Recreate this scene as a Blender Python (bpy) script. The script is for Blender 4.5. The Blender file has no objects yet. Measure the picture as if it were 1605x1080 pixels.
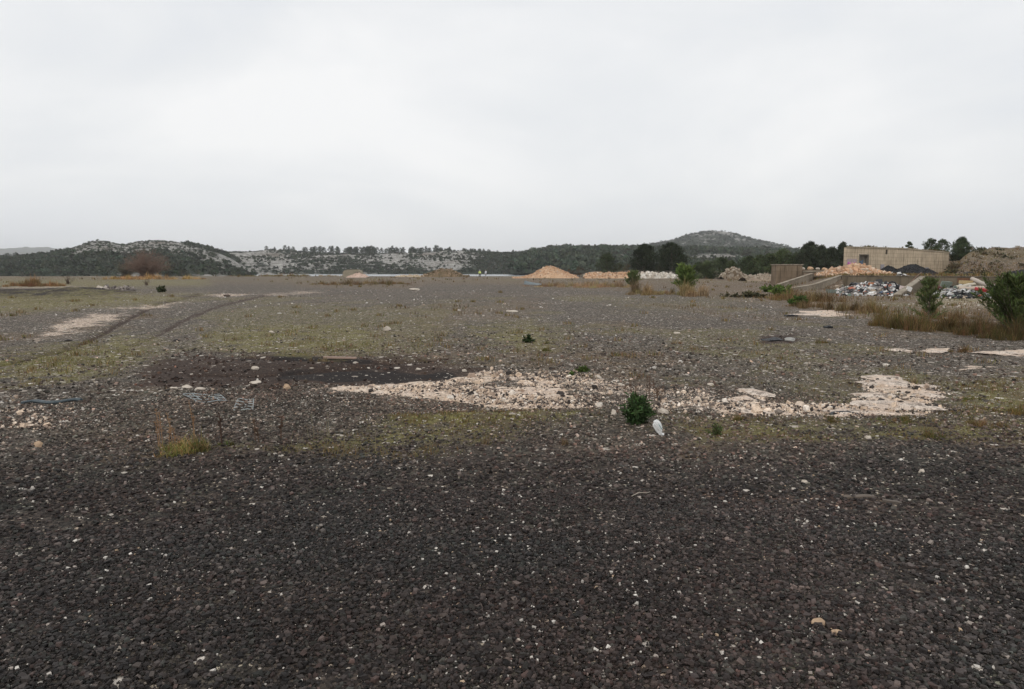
import bpy, bmesh, math, random
import numpy as np
from mathutils import Vector, Matrix, Quaternion
random.seed(7); RS = np.random.RandomState(11)
C = bpy.context.scene.collection
SC = bpy.context.scene
R = math.radians
# ------------------------------------------------------------------ camera
F = 1070.0; HORZ = 423.5; EYE = 1.70
PITCH = math.atan((540-HORZ)/F); cp, sp = math.cos(PITCH), math.sin(PITCH)
cam = bpy.data.cameras.new('camera'); camo = bpy.data.objects.new('camera', cam); C.objects.link(camo)
cam.sensor_width = 36; cam.lens = 36*F/1605; cam.clip_start = 0.1; cam.clip_end = 30000
camo.location = (0, 0, EYE); camo.rotation_euler = (R(90)-PITCH, 0, 0)
SC.camera = camo
# ------------------------------------------------------------------ light
W = bpy.data.worlds.new("World"); SC.world = W; W.use_nodes = True
SUN_EL, SUN_AZ = R(42), R(205)
def world():
    nt = W.node_tree; nt.nodes.clear(); n = nt.nodes.new; l = nt.links.new
    out = n('ShaderNodeOutputWorld'); bg = n('ShaderNodeBackground'); l(bg.outputs[0], out.inputs[0])
    sky = n('ShaderNodeTexSky'); sky.sky_type = 'NISHITA'; sky.sun_disc = False
    sky.sun_elevation = SUN_EL; sky.sun_rotation = SUN_AZ; sky.air_density = 1.2; sky.dust_density = 3
    tc = n('ShaderNodeTexCoord'); mp = n('ShaderNodeMapping'); mp.inputs['Scale'].default_value = (1.0, 1.0, 2.6)
    l(tc.outputs['Generated'], mp.inputs['Vector'])
    no = n('ShaderNodeTexNoise'); no.inputs['Scale'].default_value = 1.9; no.inputs['Detail'].default_value = 5
    no.inputs['Roughness'].default_value = .5; no.inputs['Distortion'].default_value = .35
    l(mp.outputs[0], no.inputs['Vector'])
    cr = n('ShaderNodeValToRGB'); l(no.outputs[0], cr.inputs[0])
    e = cr.color_ramp.elements
    e[0].position = .30; e[0].color = (.79, .82, .87, 1); e[1].position = .66; e[1].color = (1.0, 1.0, 1.0, 1)
    m = cr.color_ramp.elements.new(.48); m.color = (.885, .90, .918, 1)
    sc = n('ShaderNodeVectorMath'); sc.operation = 'SCALE'; sc.inputs['Scale'].default_value = 10
    l(cr.outputs[0], sc.inputs[0])
    mx = n('ShaderNodeMixRGB'); mx.inputs[0].default_value = .95
    l(sky.outputs[0], mx.inputs[1]); l(sc.outputs[0], mx.inputs[2]); l(mx.outputs[0], bg.inputs[0])
    bg.inputs[1].default_value = .1
world()
sl = bpy.data.lights.new('sun', 'SUN'); sl.energy = .9; sl.angle = R(14); sl.color = (1, .95, .88)
so = bpy.data.objects.new('sun', sl); C.objects.link(so)
sd = Vector((math.cos(SUN_EL)*math.sin(SUN_AZ), math.cos(SUN_EL)*math.cos(SUN_AZ), math.sin(SUN_EL)))
so.rotation_euler = sd.to_track_quat('Z', 'Y').to_euler(); so.location = (0, 0, 50)
SC.view_settings.view_transform = 'Standard'; SC.view_settings.look = 'None'
SC.view_settings.exposure = 0; SC.view_settings.gamma = 1; SC.view_settings.use_curve_mapping = False
SC.cycles.volume_bounces = 2; SC.cycles.max_bounces = 6; SC.cycles.diffuse_bounces = 3; SC.cycles.volume_step_rate = 5
# ------------------------------------------------------------------ helpers: placing
def PD(px, py, Y):                       # the point seen at a place of the photo, Y metres ahead
    u = (px-802.5)/F; v = (540-py)/F; dy = cp+v*sp; dz = -sp+v*cp; t = Y/dy
    return Vector((u*t, Y, EYE+dz*t))
def P(px, py, z=0.0):                    # the point of the level z seen there
    u = (px-802.5)/F; v = (540-py)/F; dy = cp+v*sp; dz = -sp+v*cp; t = (z-EYE)/dz
    return Vector((u*t, dy*t, z))
def proj(X, Y, Z=0.0):
    d = Y*cp-(Z-EYE)*sp; d = np.where(d < .05, .05, d)
    return 802.5+F*X/d, 540-F*(Y*sp+(Z-EYE)*cp)/d
def pxx(px, Y): return (px-802.5)/F*Y*cp+ (px-802.5)/F*sp*sp*Y/cp   # X at depth Y on the horizon line
# ------------------------------------------------------------------ helpers: noise
_pr = np.random.RandomState(5).rand(512, 512).astype(np.float64)
def vn(x, y):
    xi = np.floor(x).astype(np.int64); yi = np.floor(y).astype(np.int64); fx = x-xi; fy = y-yi
    fx = fx*fx*(3-2*fx); fy = fy*fy*(3-2*fy)
    a = _pr[xi & 511, yi & 511]; b = _pr[(xi+1) & 511, yi & 511]; c = _pr[xi & 511, (yi+1) & 511]; d = _pr[(xi+1) & 511, (yi+1) & 511]
    return (a*(1-fx)+b*fx)*(1-fy)+(c*(1-fx)+d*fx)*fy
def fbm(x, y, o=4, g=.5):
    s = 0; a = 1; t = 0
    for i in range(o):
        s = s+a*(vn(x*2**i+17.3*i, y*2**i-9.1*i)*2-1); t += a; a *= g
    return s/t
def ss(a, b, x): t = np.clip((x-a)/(b-a), 0, 1); return t*t*(3-2*t)
# ------------------------------------------------------------------ helpers: materials
class NT:
    def __init__(s, name, rough=.9, spec=.2):
        s.m = bpy.data.materials.new(name); s.m.use_nodes = True; s.t = s.m.node_tree
        s.b = s.t.nodes['Principled BSDF']; s.b.inputs['Roughness'].default_value = rough
        s.b.inputs['Specular IOR Level'].default_value = spec
        tc = s.t.nodes.new('ShaderNodeTexCoord'); s.obj = tc.outputs['Object']
    def n(s, k): return s.t.nodes.new(k)
    def l(s, a, b): s.t.links.new(a, b)
    def put(s, i, v):
        if isinstance(v, (int, float)): i.default_value = v
        elif isinstance(v, tuple): i.default_value = v if len(v) == 4 or len(i.default_value) == 3 else (*v, 1)
        else: s.l(v, i)
    def scale(s, v, xyz):
        m = s.n('ShaderNodeMapping'); m.inputs['Scale'].default_value = xyz; s.l(v, m.inputs[0]); return m.outputs[0]
    def noise(s, sc, det=3, rough=.55, vec=None, out=0, dist=0):
        x = s.n('ShaderNodeTexNoise'); x.inputs['Scale'].default_value = sc; x.inputs['Detail'].default_value = det
        x.inputs['Roughness'].default_value = rough; x.inputs['Distortion'].default_value = dist
        s.l(vec or s.obj, x.inputs['Vector']); return x.outputs[out]
    def vor(s, sc, vec=None, feat='F1'):
        x = s.n('ShaderNodeTexVoronoi'); x.inputs['Scale'].default_value = sc; x.feature = feat
        s.l(vec or s.obj, x.inputs['Vector']); return x
    def sep(s, c):
        x = s.n('ShaderNodeSeparateColor'); s.l(c, x.inputs[0]); return x.outputs
    def ma(s, op, a, b=0.0, c=None):
        x = s.n('ShaderNodeMath'); x.operation = op; s.put(x.inputs[0], a); s.put(x.inputs[1], b)
        if c is not None: s.put(x.inputs[2], c)
        return x.outputs[0]
    def mr(s, v, a, b, c=0.0, d=1.0):
        x = s.n('ShaderNodeMapRange'); x.interpolation_type = 'SMOOTHSTEP'; s.put(x.inputs[0], v)
        for i, q in enumerate((a, b, c, d)): s.put(x.inputs[i+1], q)
        return x.outputs[0]
    def ramp(s, v, st, const=False):
        x = s.n('ShaderNodeValToRGB'); s.put(x.inputs[0], v); r = x.color_ramp
        if const: r.interpolation = 'CONSTANT'
        while len(r.elements) < len(st): r.elements.new(.5)
        for e, (p, c) in zip(r.elements, st): e.position = p; e.color = (*c, 1)
        return x.outputs[0]
    def mix(s, f, a, b, t='MIX'):
        x = s.n('ShaderNodeMixRGB'); x.blend_type = t; s.put(x.inputs[0], f); s.put(x.inputs[1], a); s.put(x.inputs[2], b); return x.outputs[0]
    def attr(s, n):
        x = s.n('ShaderNodeAttribute'); x.attribute_name = n; return x.outputs['Color']
    def bump(s, h, st=.5, d=.02, prev=None):
        x = s.n('ShaderNodeBump'); x.inputs['Strength'].default_value = st; x.inputs['Distance'].default_value = d
        s.l(h, x.inputs['Height'])
        if prev is not None: s.l(prev, x.inputs['Normal'])
        return x.outputs[0]
    def done(s, col, nor=None):
        s.put(s.b.inputs['Base Color'], col)
        if nor is not None: s.l(nor, s.b.inputs['Normal'])
        return s.m
def mat_attr(name, rough=.85, spec=.15, nsc=0, amt=.35, trans=0):
    t = NT(name, rough, spec); c = t.attr('col')
    if nsc:
        c = t.mix(1, c, t.ramp(t.noise(nsc, 4), [(.3, (1-amt,)*3), (.7, (1+amt*.5,)*3)]), 'MULTIPLY')
    return t.done(c)
def mat_weather(name, c1, c2, sc=2, rough=.85, bsc=30, bst=.4, streak=0, spec=.2, metal=0):
    t = NT(name, rough, spec); t.b.inputs['Metallic'].default_value = metal
    c = t.mix(t.mr(t.noise(sc, 6, .65), .3, .7), c1, c2)
    if streak:
        sv = t.scale(t.obj, (3, 3, .25)); c = t.mix(t.mr(t.noise(streak, 4, .6, sv), .5, .75, 0, .7), c, tuple(x*.3 for x in c1))
    c = t.mix(t.mr(t.noise(bsc, 3), .35, .75, 0, .3), c, tuple(x*.55 for x in c1))
    return t.done(c, t.bump(t.noise(bsc, 4), bst, .02))
# ------------------------------------------------------------------ helpers: meshes
def link(o, parent=None):
    C.objects.link(o)
    if parent is not None: o.parent = parent
    return o
def np_mesh(name, V, polys, mat, col=None, smooth=False, extra=None):
    """V (n,3); polys: list of (m,k) index arrays"""
    me = bpy.data.meshes.new(name); V = np.asarray(V, np.float32)
    me.vertices.add(len(V)); me.vertices.foreach_set('co', V.ravel())
    li = np.concatenate([p.ravel() for p in polys]).astype(np.int32)
    tot = np.concatenate([np.full(len(p), p.shape[1]) for p in polys]).astype(np.int32)
    st = np.concatenate([[0], np.cumsum(tot)[:-1]]).astype(np.int32)
    me.loops.add(len(li)); me.loops.foreach_set('vertex_index', li)
    me.polygons.add(len(tot)); me.polygons.foreach_set('loop_start', st); me.polygons.foreach_set('loop_total', tot)
    me.polygons.foreach_set('use_smooth', np.full(len(tot), smooth))
    for k, a in [('col', col)]+list((extra or {}).items()):
        if a is None: continue
        at = me.color_attributes.new(k, 'FLOAT_COLOR', 'POINT'); q = np.ones((len(V), 4), np.float32); q[:, :3] = a
        at.data.foreach_set('color', q.ravel())
    me.update(calc_edges=True); me.validate(); me.materials.append(mat)
    return me
def np_obj(name, V, polys, mat, parent=None, col=None, smooth=False, extra=None):
    return link(bpy.data.objects.new(name, np_mesh(name, V, polys, mat, col, smooth, extra)), parent)
def tag(o, label, cat, group=None):
    o['label'] = label; o['category'] = cat
    if group: o['group'] = group
    return o
def struct(o): o['kind'] = 'structure'; return o
def stuff(o, label, cat='ground cover'): o['kind'] = 'stuff'; o['label'] = label; o['category'] = cat; return o
def thing(name, label, cat, loc, rz=0, group=None):
    o = bpy.data.objects.new(name, None); C.objects.link(o); o.location = loc; o.rotation_euler = (0, 0, rz); o.empty_display_size = .3
    return tag(o, label, cat, group)
def bm_obj(name, bm, mat, parent=None, smooth=False, bevel=0):
    if bevel: bmesh.ops.bevel(bm, geom=bm.edges[:], offset=bevel, segments=2, affect='EDGES', profile=.6)
    bmesh.ops.recalc_face_normals(bm, faces=bm.faces[:])
    me = bpy.data.meshes.new(name); bm.to_mesh(me); bm.free(); me.materials.append(mat)
    if smooth:
        for p in me.polygons: p.use_smooth = True
    return link(bpy.data.objects.new(name, me), parent)
def box(bm, x0, y0, z0, x1, y1, z1, M=None):
    vs = [bm.verts.new(Vector(p) if M is None else M @ Vector(p)) for p in
          [(x0,y0,z0),(x1,y0,z0),(x1,y1,z0),(x0,y1,z0),(x0,y0,z1),(x1,y0,z1),(x1,y1,z1),(x0,y1,z1)]]
    for f in [(0,3,2,1),(4,5,6,7),(0,1,5,4),(1,2,6,5),(2,3,7,6),(3,0,4,7)]: bm.faces.new([vs[i] for i in f])
def tube(bm, pts, rad, n=8, cap=True):
    pts = [Vector(p) for p in pts]; rad = rad if isinstance(rad, (list, tuple)) else [rad]*len(pts); rings = []
    for i, p in enumerate(pts):
        d = (pts[min(i+1, len(pts)-1)]-pts[max(i-1, 0)]).normalized(); a = Vector((0,0,1)) if abs(d.z) < .9 else Vector((1,0,0))
        u = d.cross(a).normalized(); v = d.cross(u)
        rings.append([bm.verts.new(p+(u*math.cos(2*math.pi*k/n)+v*math.sin(2*math.pi*k/n))*rad[i]) for k in range(n)])
    for a, b in zip(rings, rings[1:]):
        for k in range(n): bm.faces.new([a[k], a[(k+1) % n], b[(k+1) % n], b[k]])
    if cap: bm.faces.new(rings[0][::-1]); bm.faces.new(rings[-1])
def beam(bm, a, b, w, h):
    a, b = Vector(a), Vector(b); d = (b-a); L = d.length; q = d.to_track_quat('X', 'Z').to_matrix().to_4x4(); q.translation = a
    box(bm, 0, -w/2, -h/2, L, w/2, h/2, q)
# stones: many perturbed boxes in one mesh
CUBE = np.array([(-1,-1,-1),(1,-1,-1),(1,1,-1),(-1,1,-1),(-1,-1,1),(1,-1,1),(1,1,1),(-1,1,1)], float)
CF = np.array([(0,3,2,1),(4,5,6,7),(0,1,5,4),(1,2,6,5),(2,3,7,6),(3,0,4,7)])
def rotm(n, tilt, rs):
    ax = rs.randn(n, 3); ax[:, 2] *= .25; ax /= np.linalg.norm(ax, axis=1)[:, None]; an = rs.randn(n)*tilt; yaw = rs.rand(n)*6.283
    c, s = np.cos(yaw), np.sin(yaw); Z = np.zeros((n, 3, 3)); Z[:,0,0]=c; Z[:,0,1]=-s; Z[:,1,0]=s; Z[:,1,1]=c; Z[:,2,2]=1
    K = np.zeros((n,3,3)); K[:,0,1]=-ax[:,2]; K[:,0,2]=ax[:,1]; K[:,1,0]=ax[:,2]; K[:,1,2]=-ax[:,0]; K[:,2,0]=-ax[:,1]; K[:,2,1]=ax[:,0]
    return (np.eye(3)[None]+np.sin(an)[:,None,None]*K+(1-np.cos(an))[:,None,None]*(K@K))@Z
def stones(name, P3, size, mat, col, rs, tilt=.5, flat=.5, sink=.2, parent=None):
    n = len(P3); top = CUBE.copy(); V = np.repeat(top[None], n, 0)
    V[:, 4:, :2] *= (.35+.5*rs.rand(n, 1, 1)); V[:, :4, :2] *= (.6+.4*rs.rand(n, 1, 1)); V += rs.uniform(-.32, .32, V.shape)
    S = np.stack([size*.5, size*.5*rs.uniform(.55, 1, n), size*.5*rs.uniform(.6, 1.3, n)*flat], 1)
    V = V*S[:, None]; V = np.einsum('nij,nkj->nki', rotm(n, tilt, rs), V)
    V = V+P3[:, None]; V[:, :, 2] += (S[:, 2]*(1-sink*2))[:, None]
    Fc = (CF[None]+np.arange(n)[:, None, None]*8).reshape(-1, 4)
    cc = np.repeat(col, 8, 0)*rs.uniform(.9, 1.1, (n*8, 1))
    return np_obj(name, V.reshape(-1, 3), [Fc], mat, parent, cc)
def leaves(Cn, D, ln, wd, rs, bend=0):
    """thin pointed leaves: base points Cn, directions D, returns V, polys(tri+quad)"""
    n = len(Cn); D = D/np.maximum(np.linalg.norm(D, axis=1), 1e-6)[:, None]
    s = np.cross(D, rs.randn(n, 3)); s /= np.maximum(np.linalg.norm(s, axis=1), 1e-6)[:, None]
    ln = np.broadcast_to(ln, n)[:, None]; wd = np.broadcast_to(wd, n)[:, None]
    mid = Cn+D*ln*.5; tip = Cn+D*ln; tip = tip-np.array([0, 0, 1.])*ln*bend*rs.rand(n, 1)
    V = np.stack([Cn-s*wd*.3, Cn+s*wd*.3, mid+s*wd*.5, mid-s*wd*.5, tip], 1).reshape(-1, 3)
    b = np.arange(n)[:, None]*5
    return V, [b+np.array([[0, 1, 2, 3]]), b+np.array([[3, 2, 4]])]
def rdir(n, rs):
    d = rs.randn(n, 3); return d/np.linalg.norm(d, axis=1)[:, None]
def join(vs):
    V = []; Q = []; T = []; Cc = []; o = 0
    for (v, p, c) in vs:
        V.append(v); Q.append(p[0]+o); T.append(p[1]+o); Cc.append(c); o += len(v)
    return np.concatenate(V), [np.concatenate(Q), np.concatenate(T)], np.concatenate(Cc)
def lcol(base, n, k, rs, var=.3, hue=.12):
    c = np.array(base)[None]*(1+rs.uniform(-var, var, (n, 1)))*(1+rs.uniform(-hue, hue, (n, 3))); return np.repeat(np.clip(c, .004, 1), k, 0)
# ------------------------------------------------------------------ ground shape
A_W = PD(1320, 423.5, 64); B_W = PD(1605, 423.5, 52)
wd_ = Vector((B_W.x-A_W.x, B_W.y-A_W.y, 0)).normalized(); wn_ = Vector((-wd_.y, wd_.x, 0))   # along, and back from the wall
if wn_.y < 0: wn_ = -wn_
def polyline_d(px, py, pts):
    best = np.full(px.shape, 1e9)
    for (a, b) in zip(pts, pts[1:]):
        ax, ay = a; bx, by = b; dx, dy = bx-ax, (by-ay)*3
        t = np.clip(((px-ax)*dx+(py-ay)*3*dy)/(dx*dx+dy*dy+1e-9), 0, 1)
        best = np.minimum(best, np.hypot(px-ax-t*dx, (py-ay)*3-t*dy))
    return best
def sdf(px, py, poly):                     # negative inside
    out = np.full(px.shape, 60.0)
    xs = [p[0] for p in poly]; ys = [p[1] for p in poly]
    m = (px > min(xs)-50) & (px < max(xs)+50) & (py > min(ys)-18) & (py < max(ys)+18)
    if not m.any(): return out
    x = px[m]; y = py[m]; d = polyline_d(x, y, poly+[poly[0]]); ins = np.zeros(x.shape, bool)
    for (a, b) in zip(poly, poly[1:]+[poly[0]]):
        c = ((a[1] > y) != (b[1] > y)); ins ^= c & (x < (b[0]-a[0])*(y-a[1])/((b[1]-a[1]) or 1e-9)+a[0])
    out[m] = np.where(ins, -d, d); return out
RUTS = [[(310,462),(250,475),(215,492),(165,520),(110,545),(0,572)], [(420,462),(350,478),(300,497),(240,528),(190,548)], [(700,562),(560,578),(400,590),(300,588)], [(640,568),(560,570),(480,566),(380,560)], [(0,478),(60,472),(180,468)]]
LIME = [([(490,609),(560,604),(640,596),(690,597),(720,588),(760,582),(850,588),(880,600),(900,622),(960,634),(920,638),(800,634),(700,622),(600,614)], 7, 1.0),
        ([(840,584),(940,586),(1000,600),(1110,604),(1130,618),(1160,648),(1000,643),(900,632),(850,600)], 16, .42),
        ([(1118,622),(1170,614),(1215,632),(1240,650),(1140,648),(1110,636)], 5, 1.0),
        ([(1160,606),(1180,608),(1215,628),(1200,626)], 4, .9), ([(1230,630),(1300,628),(1300,652),(1250,654),(1200,640)], 14, .42),
        ([(1270,640),(1330,628),(1356,606),(1352,596),(1366,588),(1400,590),(1440,598),(1478,612),(1486,618),(1462,624),(1450,630),(1480,646),(1440,654),(1360,652),(1290,656)], 7, .95),
        ([(45,530),(110,502),(150,490),(215,487),(180,503),(110,522),(60,535)], 15, .50), ([(150,487),(240,478),(290,474),(250,484)], 14, .5),
        ([(1255,488),(1300,486),(1335,494),(1295,497)], 4, .95), ([(1398,546),(1430,550),(1425,553),(1400,549)], 4, .9),
        ([(1450,547),(1487,546),(1485,552),(1460,551)], 3, 1.), ([(1545,551),(1620,548),(1640,556),(1570,556)], 4, 1.), ([(1490,574),(1520,573),(1580,577),(1500,578)], 4, .8),
        ([(690,500),(760,490),(830,496),(850,506),(760,506)], 20, .27), ([(320,463),(355,459),(400,461),(350,466)], 5, .5), ([(400,462),(470,456),(520,458),(440,464)], 8, .45),
        ([(150,430),(300,429.5),(560,429.5),(700,430.5),(700,432),(400,432.5),(200,433)], 3, .7), ([(80,431),(120,428),(200,427),(150,433)], 4, .8),
        ([(0,450),(110,447),(150,450),(0,456)], 6, .4), ([(1440,470),(1600,462),(1605,480),(1520,484),(1440,482)], 12, .35), ([(0,650),(60,640),(110,700),(60,735),(0,745)], 30, .16)]
MOSS = [([(320,522),(420,508),(560,506),(610,528),(610,550),(500,560),(400,555),(330,545)], 26, 1.), ([(-40,560),(60,548),(200,522),(250,536),(200,575),(100,600),(-40,606)], 30, .95),
        ([(430,690),(560,668),(600,648),(720,638),(900,640),(950,655),(860,668),(800,690),(700,708),(560,714),(400,708),(330,696)], 34, .62), ([(600,655),(700,642),(900,642),(920,650),(800,660),(660,672)], 16, 1.),
        ([(720,510),(830,502),(890,520),(870,552),(760,548)], 26, .8), ([(-40,462),(180,458),(330,462),(240,478),(100,486),(-40,490)], 14, .95), ([(-40,436),(330,436),(330,448),(150,453),(-40,452)], 12, .9),
        ([(1030,650),(1200,656),(1400,660),(1500,656),(1650,650),(1680,694),(1450,690),(1200,694),(1080,696)], 20, .72), ([(1480,600),(1560,592),(1680,588),(1680,655),(1500,660)], 26, .75),
        ([(930,470),(1150,458),(1230,470),(1100,490),(960,492)], 24, .5), ([(560,470),(800,466),(880,490),(700,500),(560,496)], 30, .4), ([(1455,462),(1560,458),(1640,470),(1560,482),(1450,478)], 10, .8), ([(60,650),(250,640),(330,680),(180,700),(60,690)], 30, .3), ([(330,470),(560,470),(640,520),(560,508),(330,520)],30,.35),
        ([(580,560),(760,550),(900,560),(860,578),(640,580)], 24, .35), ([(300,436),(480,434),(640,440),(600,447),(300,446)], 14, .4)]
DRY = [([(440,436),(640,434),(700,440),(640,452),(470,450)], 8, .7), ([(800,436),(1000,436),(1100,446),(1000,456),(860,452),(800,444)], 10, .8), ([(1150,452),(1320,446),(1500,455),(1700,460),(1700,500),(1480,520),(1380,506),(1240,480)], 16, 1.0),
       ([(-40,430),(330,431),(300,437),(-40,441)], 5, .8), ([(210,575),(330,552),(420,560),(420,610),(300,616),(210,610)], 20, .0), ([(1080,437),(1260,432),(1290,450),(1260,478),(1120,466),(1060,448)], 12, .9), ([(420,434),(900,434),(1060,438),(1040,447),(700,445),(420,443)], 8, .75), ([(1060,690),(1120,680),(1180,700),(1060,716)], 18, .5), ([(1480,690),(1620,684),(1620,700),(1500,702)], 12, .6), ([(120,690),(260,660),(330,720),(200,730)], 24, .4), ([(640,428),(760,428),(740,436),(650,436)], 4, .6)]
DARK = [([(230,578),(330,562),(480,560),(640,565),(740,574),(740,590),(640,596),(560,602),(440,606),(330,606),(225,604)], 26, .62), ([(330,562),(450,556),(600,566),(560,572),(420,570)], 10, .95), ([(430,584),(560,578),(700,580),(725,590),(620,598),(500,602),(430,596)], 14, 1.0),
        ([(-20,457),(110,451),(170,453),(215,459),(120,467),(-20,466)], 7, .85), ([(1190,528),(1245,526),(1245,538),(1200,540)], 8, .7), ([(1530,480),(1620,478),(1620,530),(1500,525)], 16, .5)]
def masks(X, Y):
    px, py = proj(X, Y); ok = (Y > 1.2) & (px > -600) & (px < 2200)
    n1 = fbm(X*1.1, Y*1.1, 5, .6); n2 = fbm(X*.23+40, Y*.23, 4); n3 = fbm(X*4+9, Y*4, 3)
    def region(L, amp=1.0, sm=1.0):
        m = np.zeros(X.shape)
        for poly, soft, st in L:
            d = sdf(px, py, poly); so_ = soft*sm; q = ss(so_, -so_, d+(n1*1.5+n3*.9)*so_*amp)*st; m = np.maximum(m, q)
        return np.where(ok, m, 0)
    lime = region(LIME)*(1-.75*ss(.10, .42, fbm(X*1.0+3, Y*3.0, 4, .6))*(py > 570)*ss(640, 760, px)); moss = region(MOSS, 1.1, 2.0)*np.clip(1.0+n1*.9+n3*.5, 0, 1); dry = region(DRY); dark = region(DARK)
    ru = np.zeros(X.shape)
    for ri, r in enumerate(RUTS): ru = np.maximum(ru, ss(9.0, .5, polyline_d(px, py, r)+n1*5+n3*2)*(.62, .38, .8, .8, .5)[ri])
    dark = np.maximum(dark, np.where(ok, ru, 0))
    bound = 690+18*n1+25*n2-ss(500, 0, px)*-34
    dust = ss(62, -50, py-bound-n3*22)*np.clip(.8+.3*n2, 0, 1); dust = np.where(ok, dust, .3)
    peb = np.where(ok, .10+.30*ss(700, 620, py)+.25*ss(420, 100, px)*ss(760, 700, py)*ss(600, 650, py), .15)
    peb = peb+.5*region([(p, s*3+10, t) for p, s, t in LIME[:9]])
    peb = peb*(1-.8*np.clip(dark*1.8, 0, 1)); mid = ss(452, 470, py)*ss(705, 650, py)*ok; moss = np.maximum(moss, mid*.50*ss(-.08, .38, fbm(X*.20+11, Y*.12+5, 4, .6)+.25*n1)*(1-lime)*(1-np.clip(dark*2, 0, 1))); dry = np.maximum(dry, mid*.55*ss(.0, .4, fbm(X*.3+31, Y*.15, 4, .6)+.3*n1)*(1-lime)*(1-np.clip(dark*2, 0, 1))); moss = np.where(ok, moss, .25*np.clip(n2*2, 0, 1))
    bank = ss(24, 30, X)*ss(50, 60, Y)*ss(170, 150, Y)*ok; dry = np.maximum(dry, bank*np.clip(.95+n1*.6, .4, 1)); dark = np.maximum(dark, bank*np.clip(n2*1.8+fbm(X*.9, Y*.35, 4)*1.6-.1, 0, .65)); far = ss(60, 110, Y); dry = np.maximum(dry, far*np.clip(.35+n2, 0, .7)); moss = np.maximum(moss, far*np.clip(.2-n2, 0, .5))
    return lime, moss, dark, dust, dry, np.clip(peb, 0, 1), px, py, ok, n1, n2
def hgt(X, Y):
    X = np.asarray(X, float); Y = np.asarray(Y, float); Yc = np.maximum(Y, .1)
    az = 802.5+F*X/Yc*(1/cp)*cp*cp; az = np.where(Y > .5, az, np.where(X > 0, 3000, -3000)); r = np.hypot(X, Y)
    h = .018*fbm(X*.9, Y*.9, 3)*ss(60, 20, r)+.035*fbm(X*.17+3, Y*.17, 3)
    px, py = proj(X, Y); ok = (Y > 1.5) & (px > -500) & (px < 2100); f = np.where(ok, 1.0, 0)
    h = h+f*.075*np.exp(-((py-(648+8*np.sin(px/260.)))/9.)**2)*ss(480, 640, px)*ss(1560, 1450, px)     # lip in front of the bare rock
    h = h-f*.06*ss(660, 640, py)*ss(560, 600, py)*ss(480, 620, px)*ss(1560, 1480, px)
    h = h+f*.42*np.exp(-((py-458)/3.4)**2)*(.75+.6*fbm(X*.5, Y*.2, 3))*ss(230, 140, px)*ss(60, 110, px)+f*.22*np.exp(-((py-457.5)/3.5)**2)*ss(110, 60, px)     # dark gravel ridge, left
    for i, rt in enumerate(RUTS[:4]): h = h-f*np.exp(-(polyline_d(px, py, rt)/6.)**2)*(.08, .03, .06, .06)[i]*(.6+.8*vn(X*.8, Y*.8))
    h = h+f*.05*np.exp(-((py-574)/5.)**2)*ss(300, 360, px)*ss(740, 640, px)
    # plateau edge down to the water
    h = h-4*ss(196, 206, Y)*ss(930, 880, az)*np.where(Y > .5, 1, 0)
    h = h+ss(196, 330, Y)*ss(880, 960, az)*1.5
    # terrace and bank on the right
    s = (X-A_W.x)*wn_.x+(Y-A_W.y)*wn_.y
    T1 = np.where(az > 1318, ss(.05, .45, s), ss(-6, 3, s)); T2 = ss(1222, 1316, az); far = ss(150, 175, Y)
    ter = 1.15*T1*T2*(Y > 5)
    bk = (3.3+.45*fbm(X*.09, Y*.09, 3))*ss(78, 101, Y+1.5*fbm(X*.3, Y*.3, 3))*ss(1462, 1520, az)*(Y > 5)
    bk = np.maximum(bk, 3.2*ss(1395, 1430, az)*ss(108, 120, Y)*(Y > 5)*1.0)
    bk = bk+(.45*fbm(X*.5, Y*.5, 4)+.75*(.5-np.abs(fbm(X*.16+Y*.07+3, Y*.05, 3))*2.2))*ss(78, 90, Y)*ss(1480, 1530, az)*(Y > 5)
    return h+ter+bk*T1
def H(x, y): return float(hgt(np.array([x]), np.array([y]))[0])
def G(px, py):                            # the ground point seen at a place of the photo
    p = P(px, py, 0)
    for _ in range(4): p = P(px, py, H(p.x, p.y))
    return Vector((p.x, p.y, H(p.x, p.y)))
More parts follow.
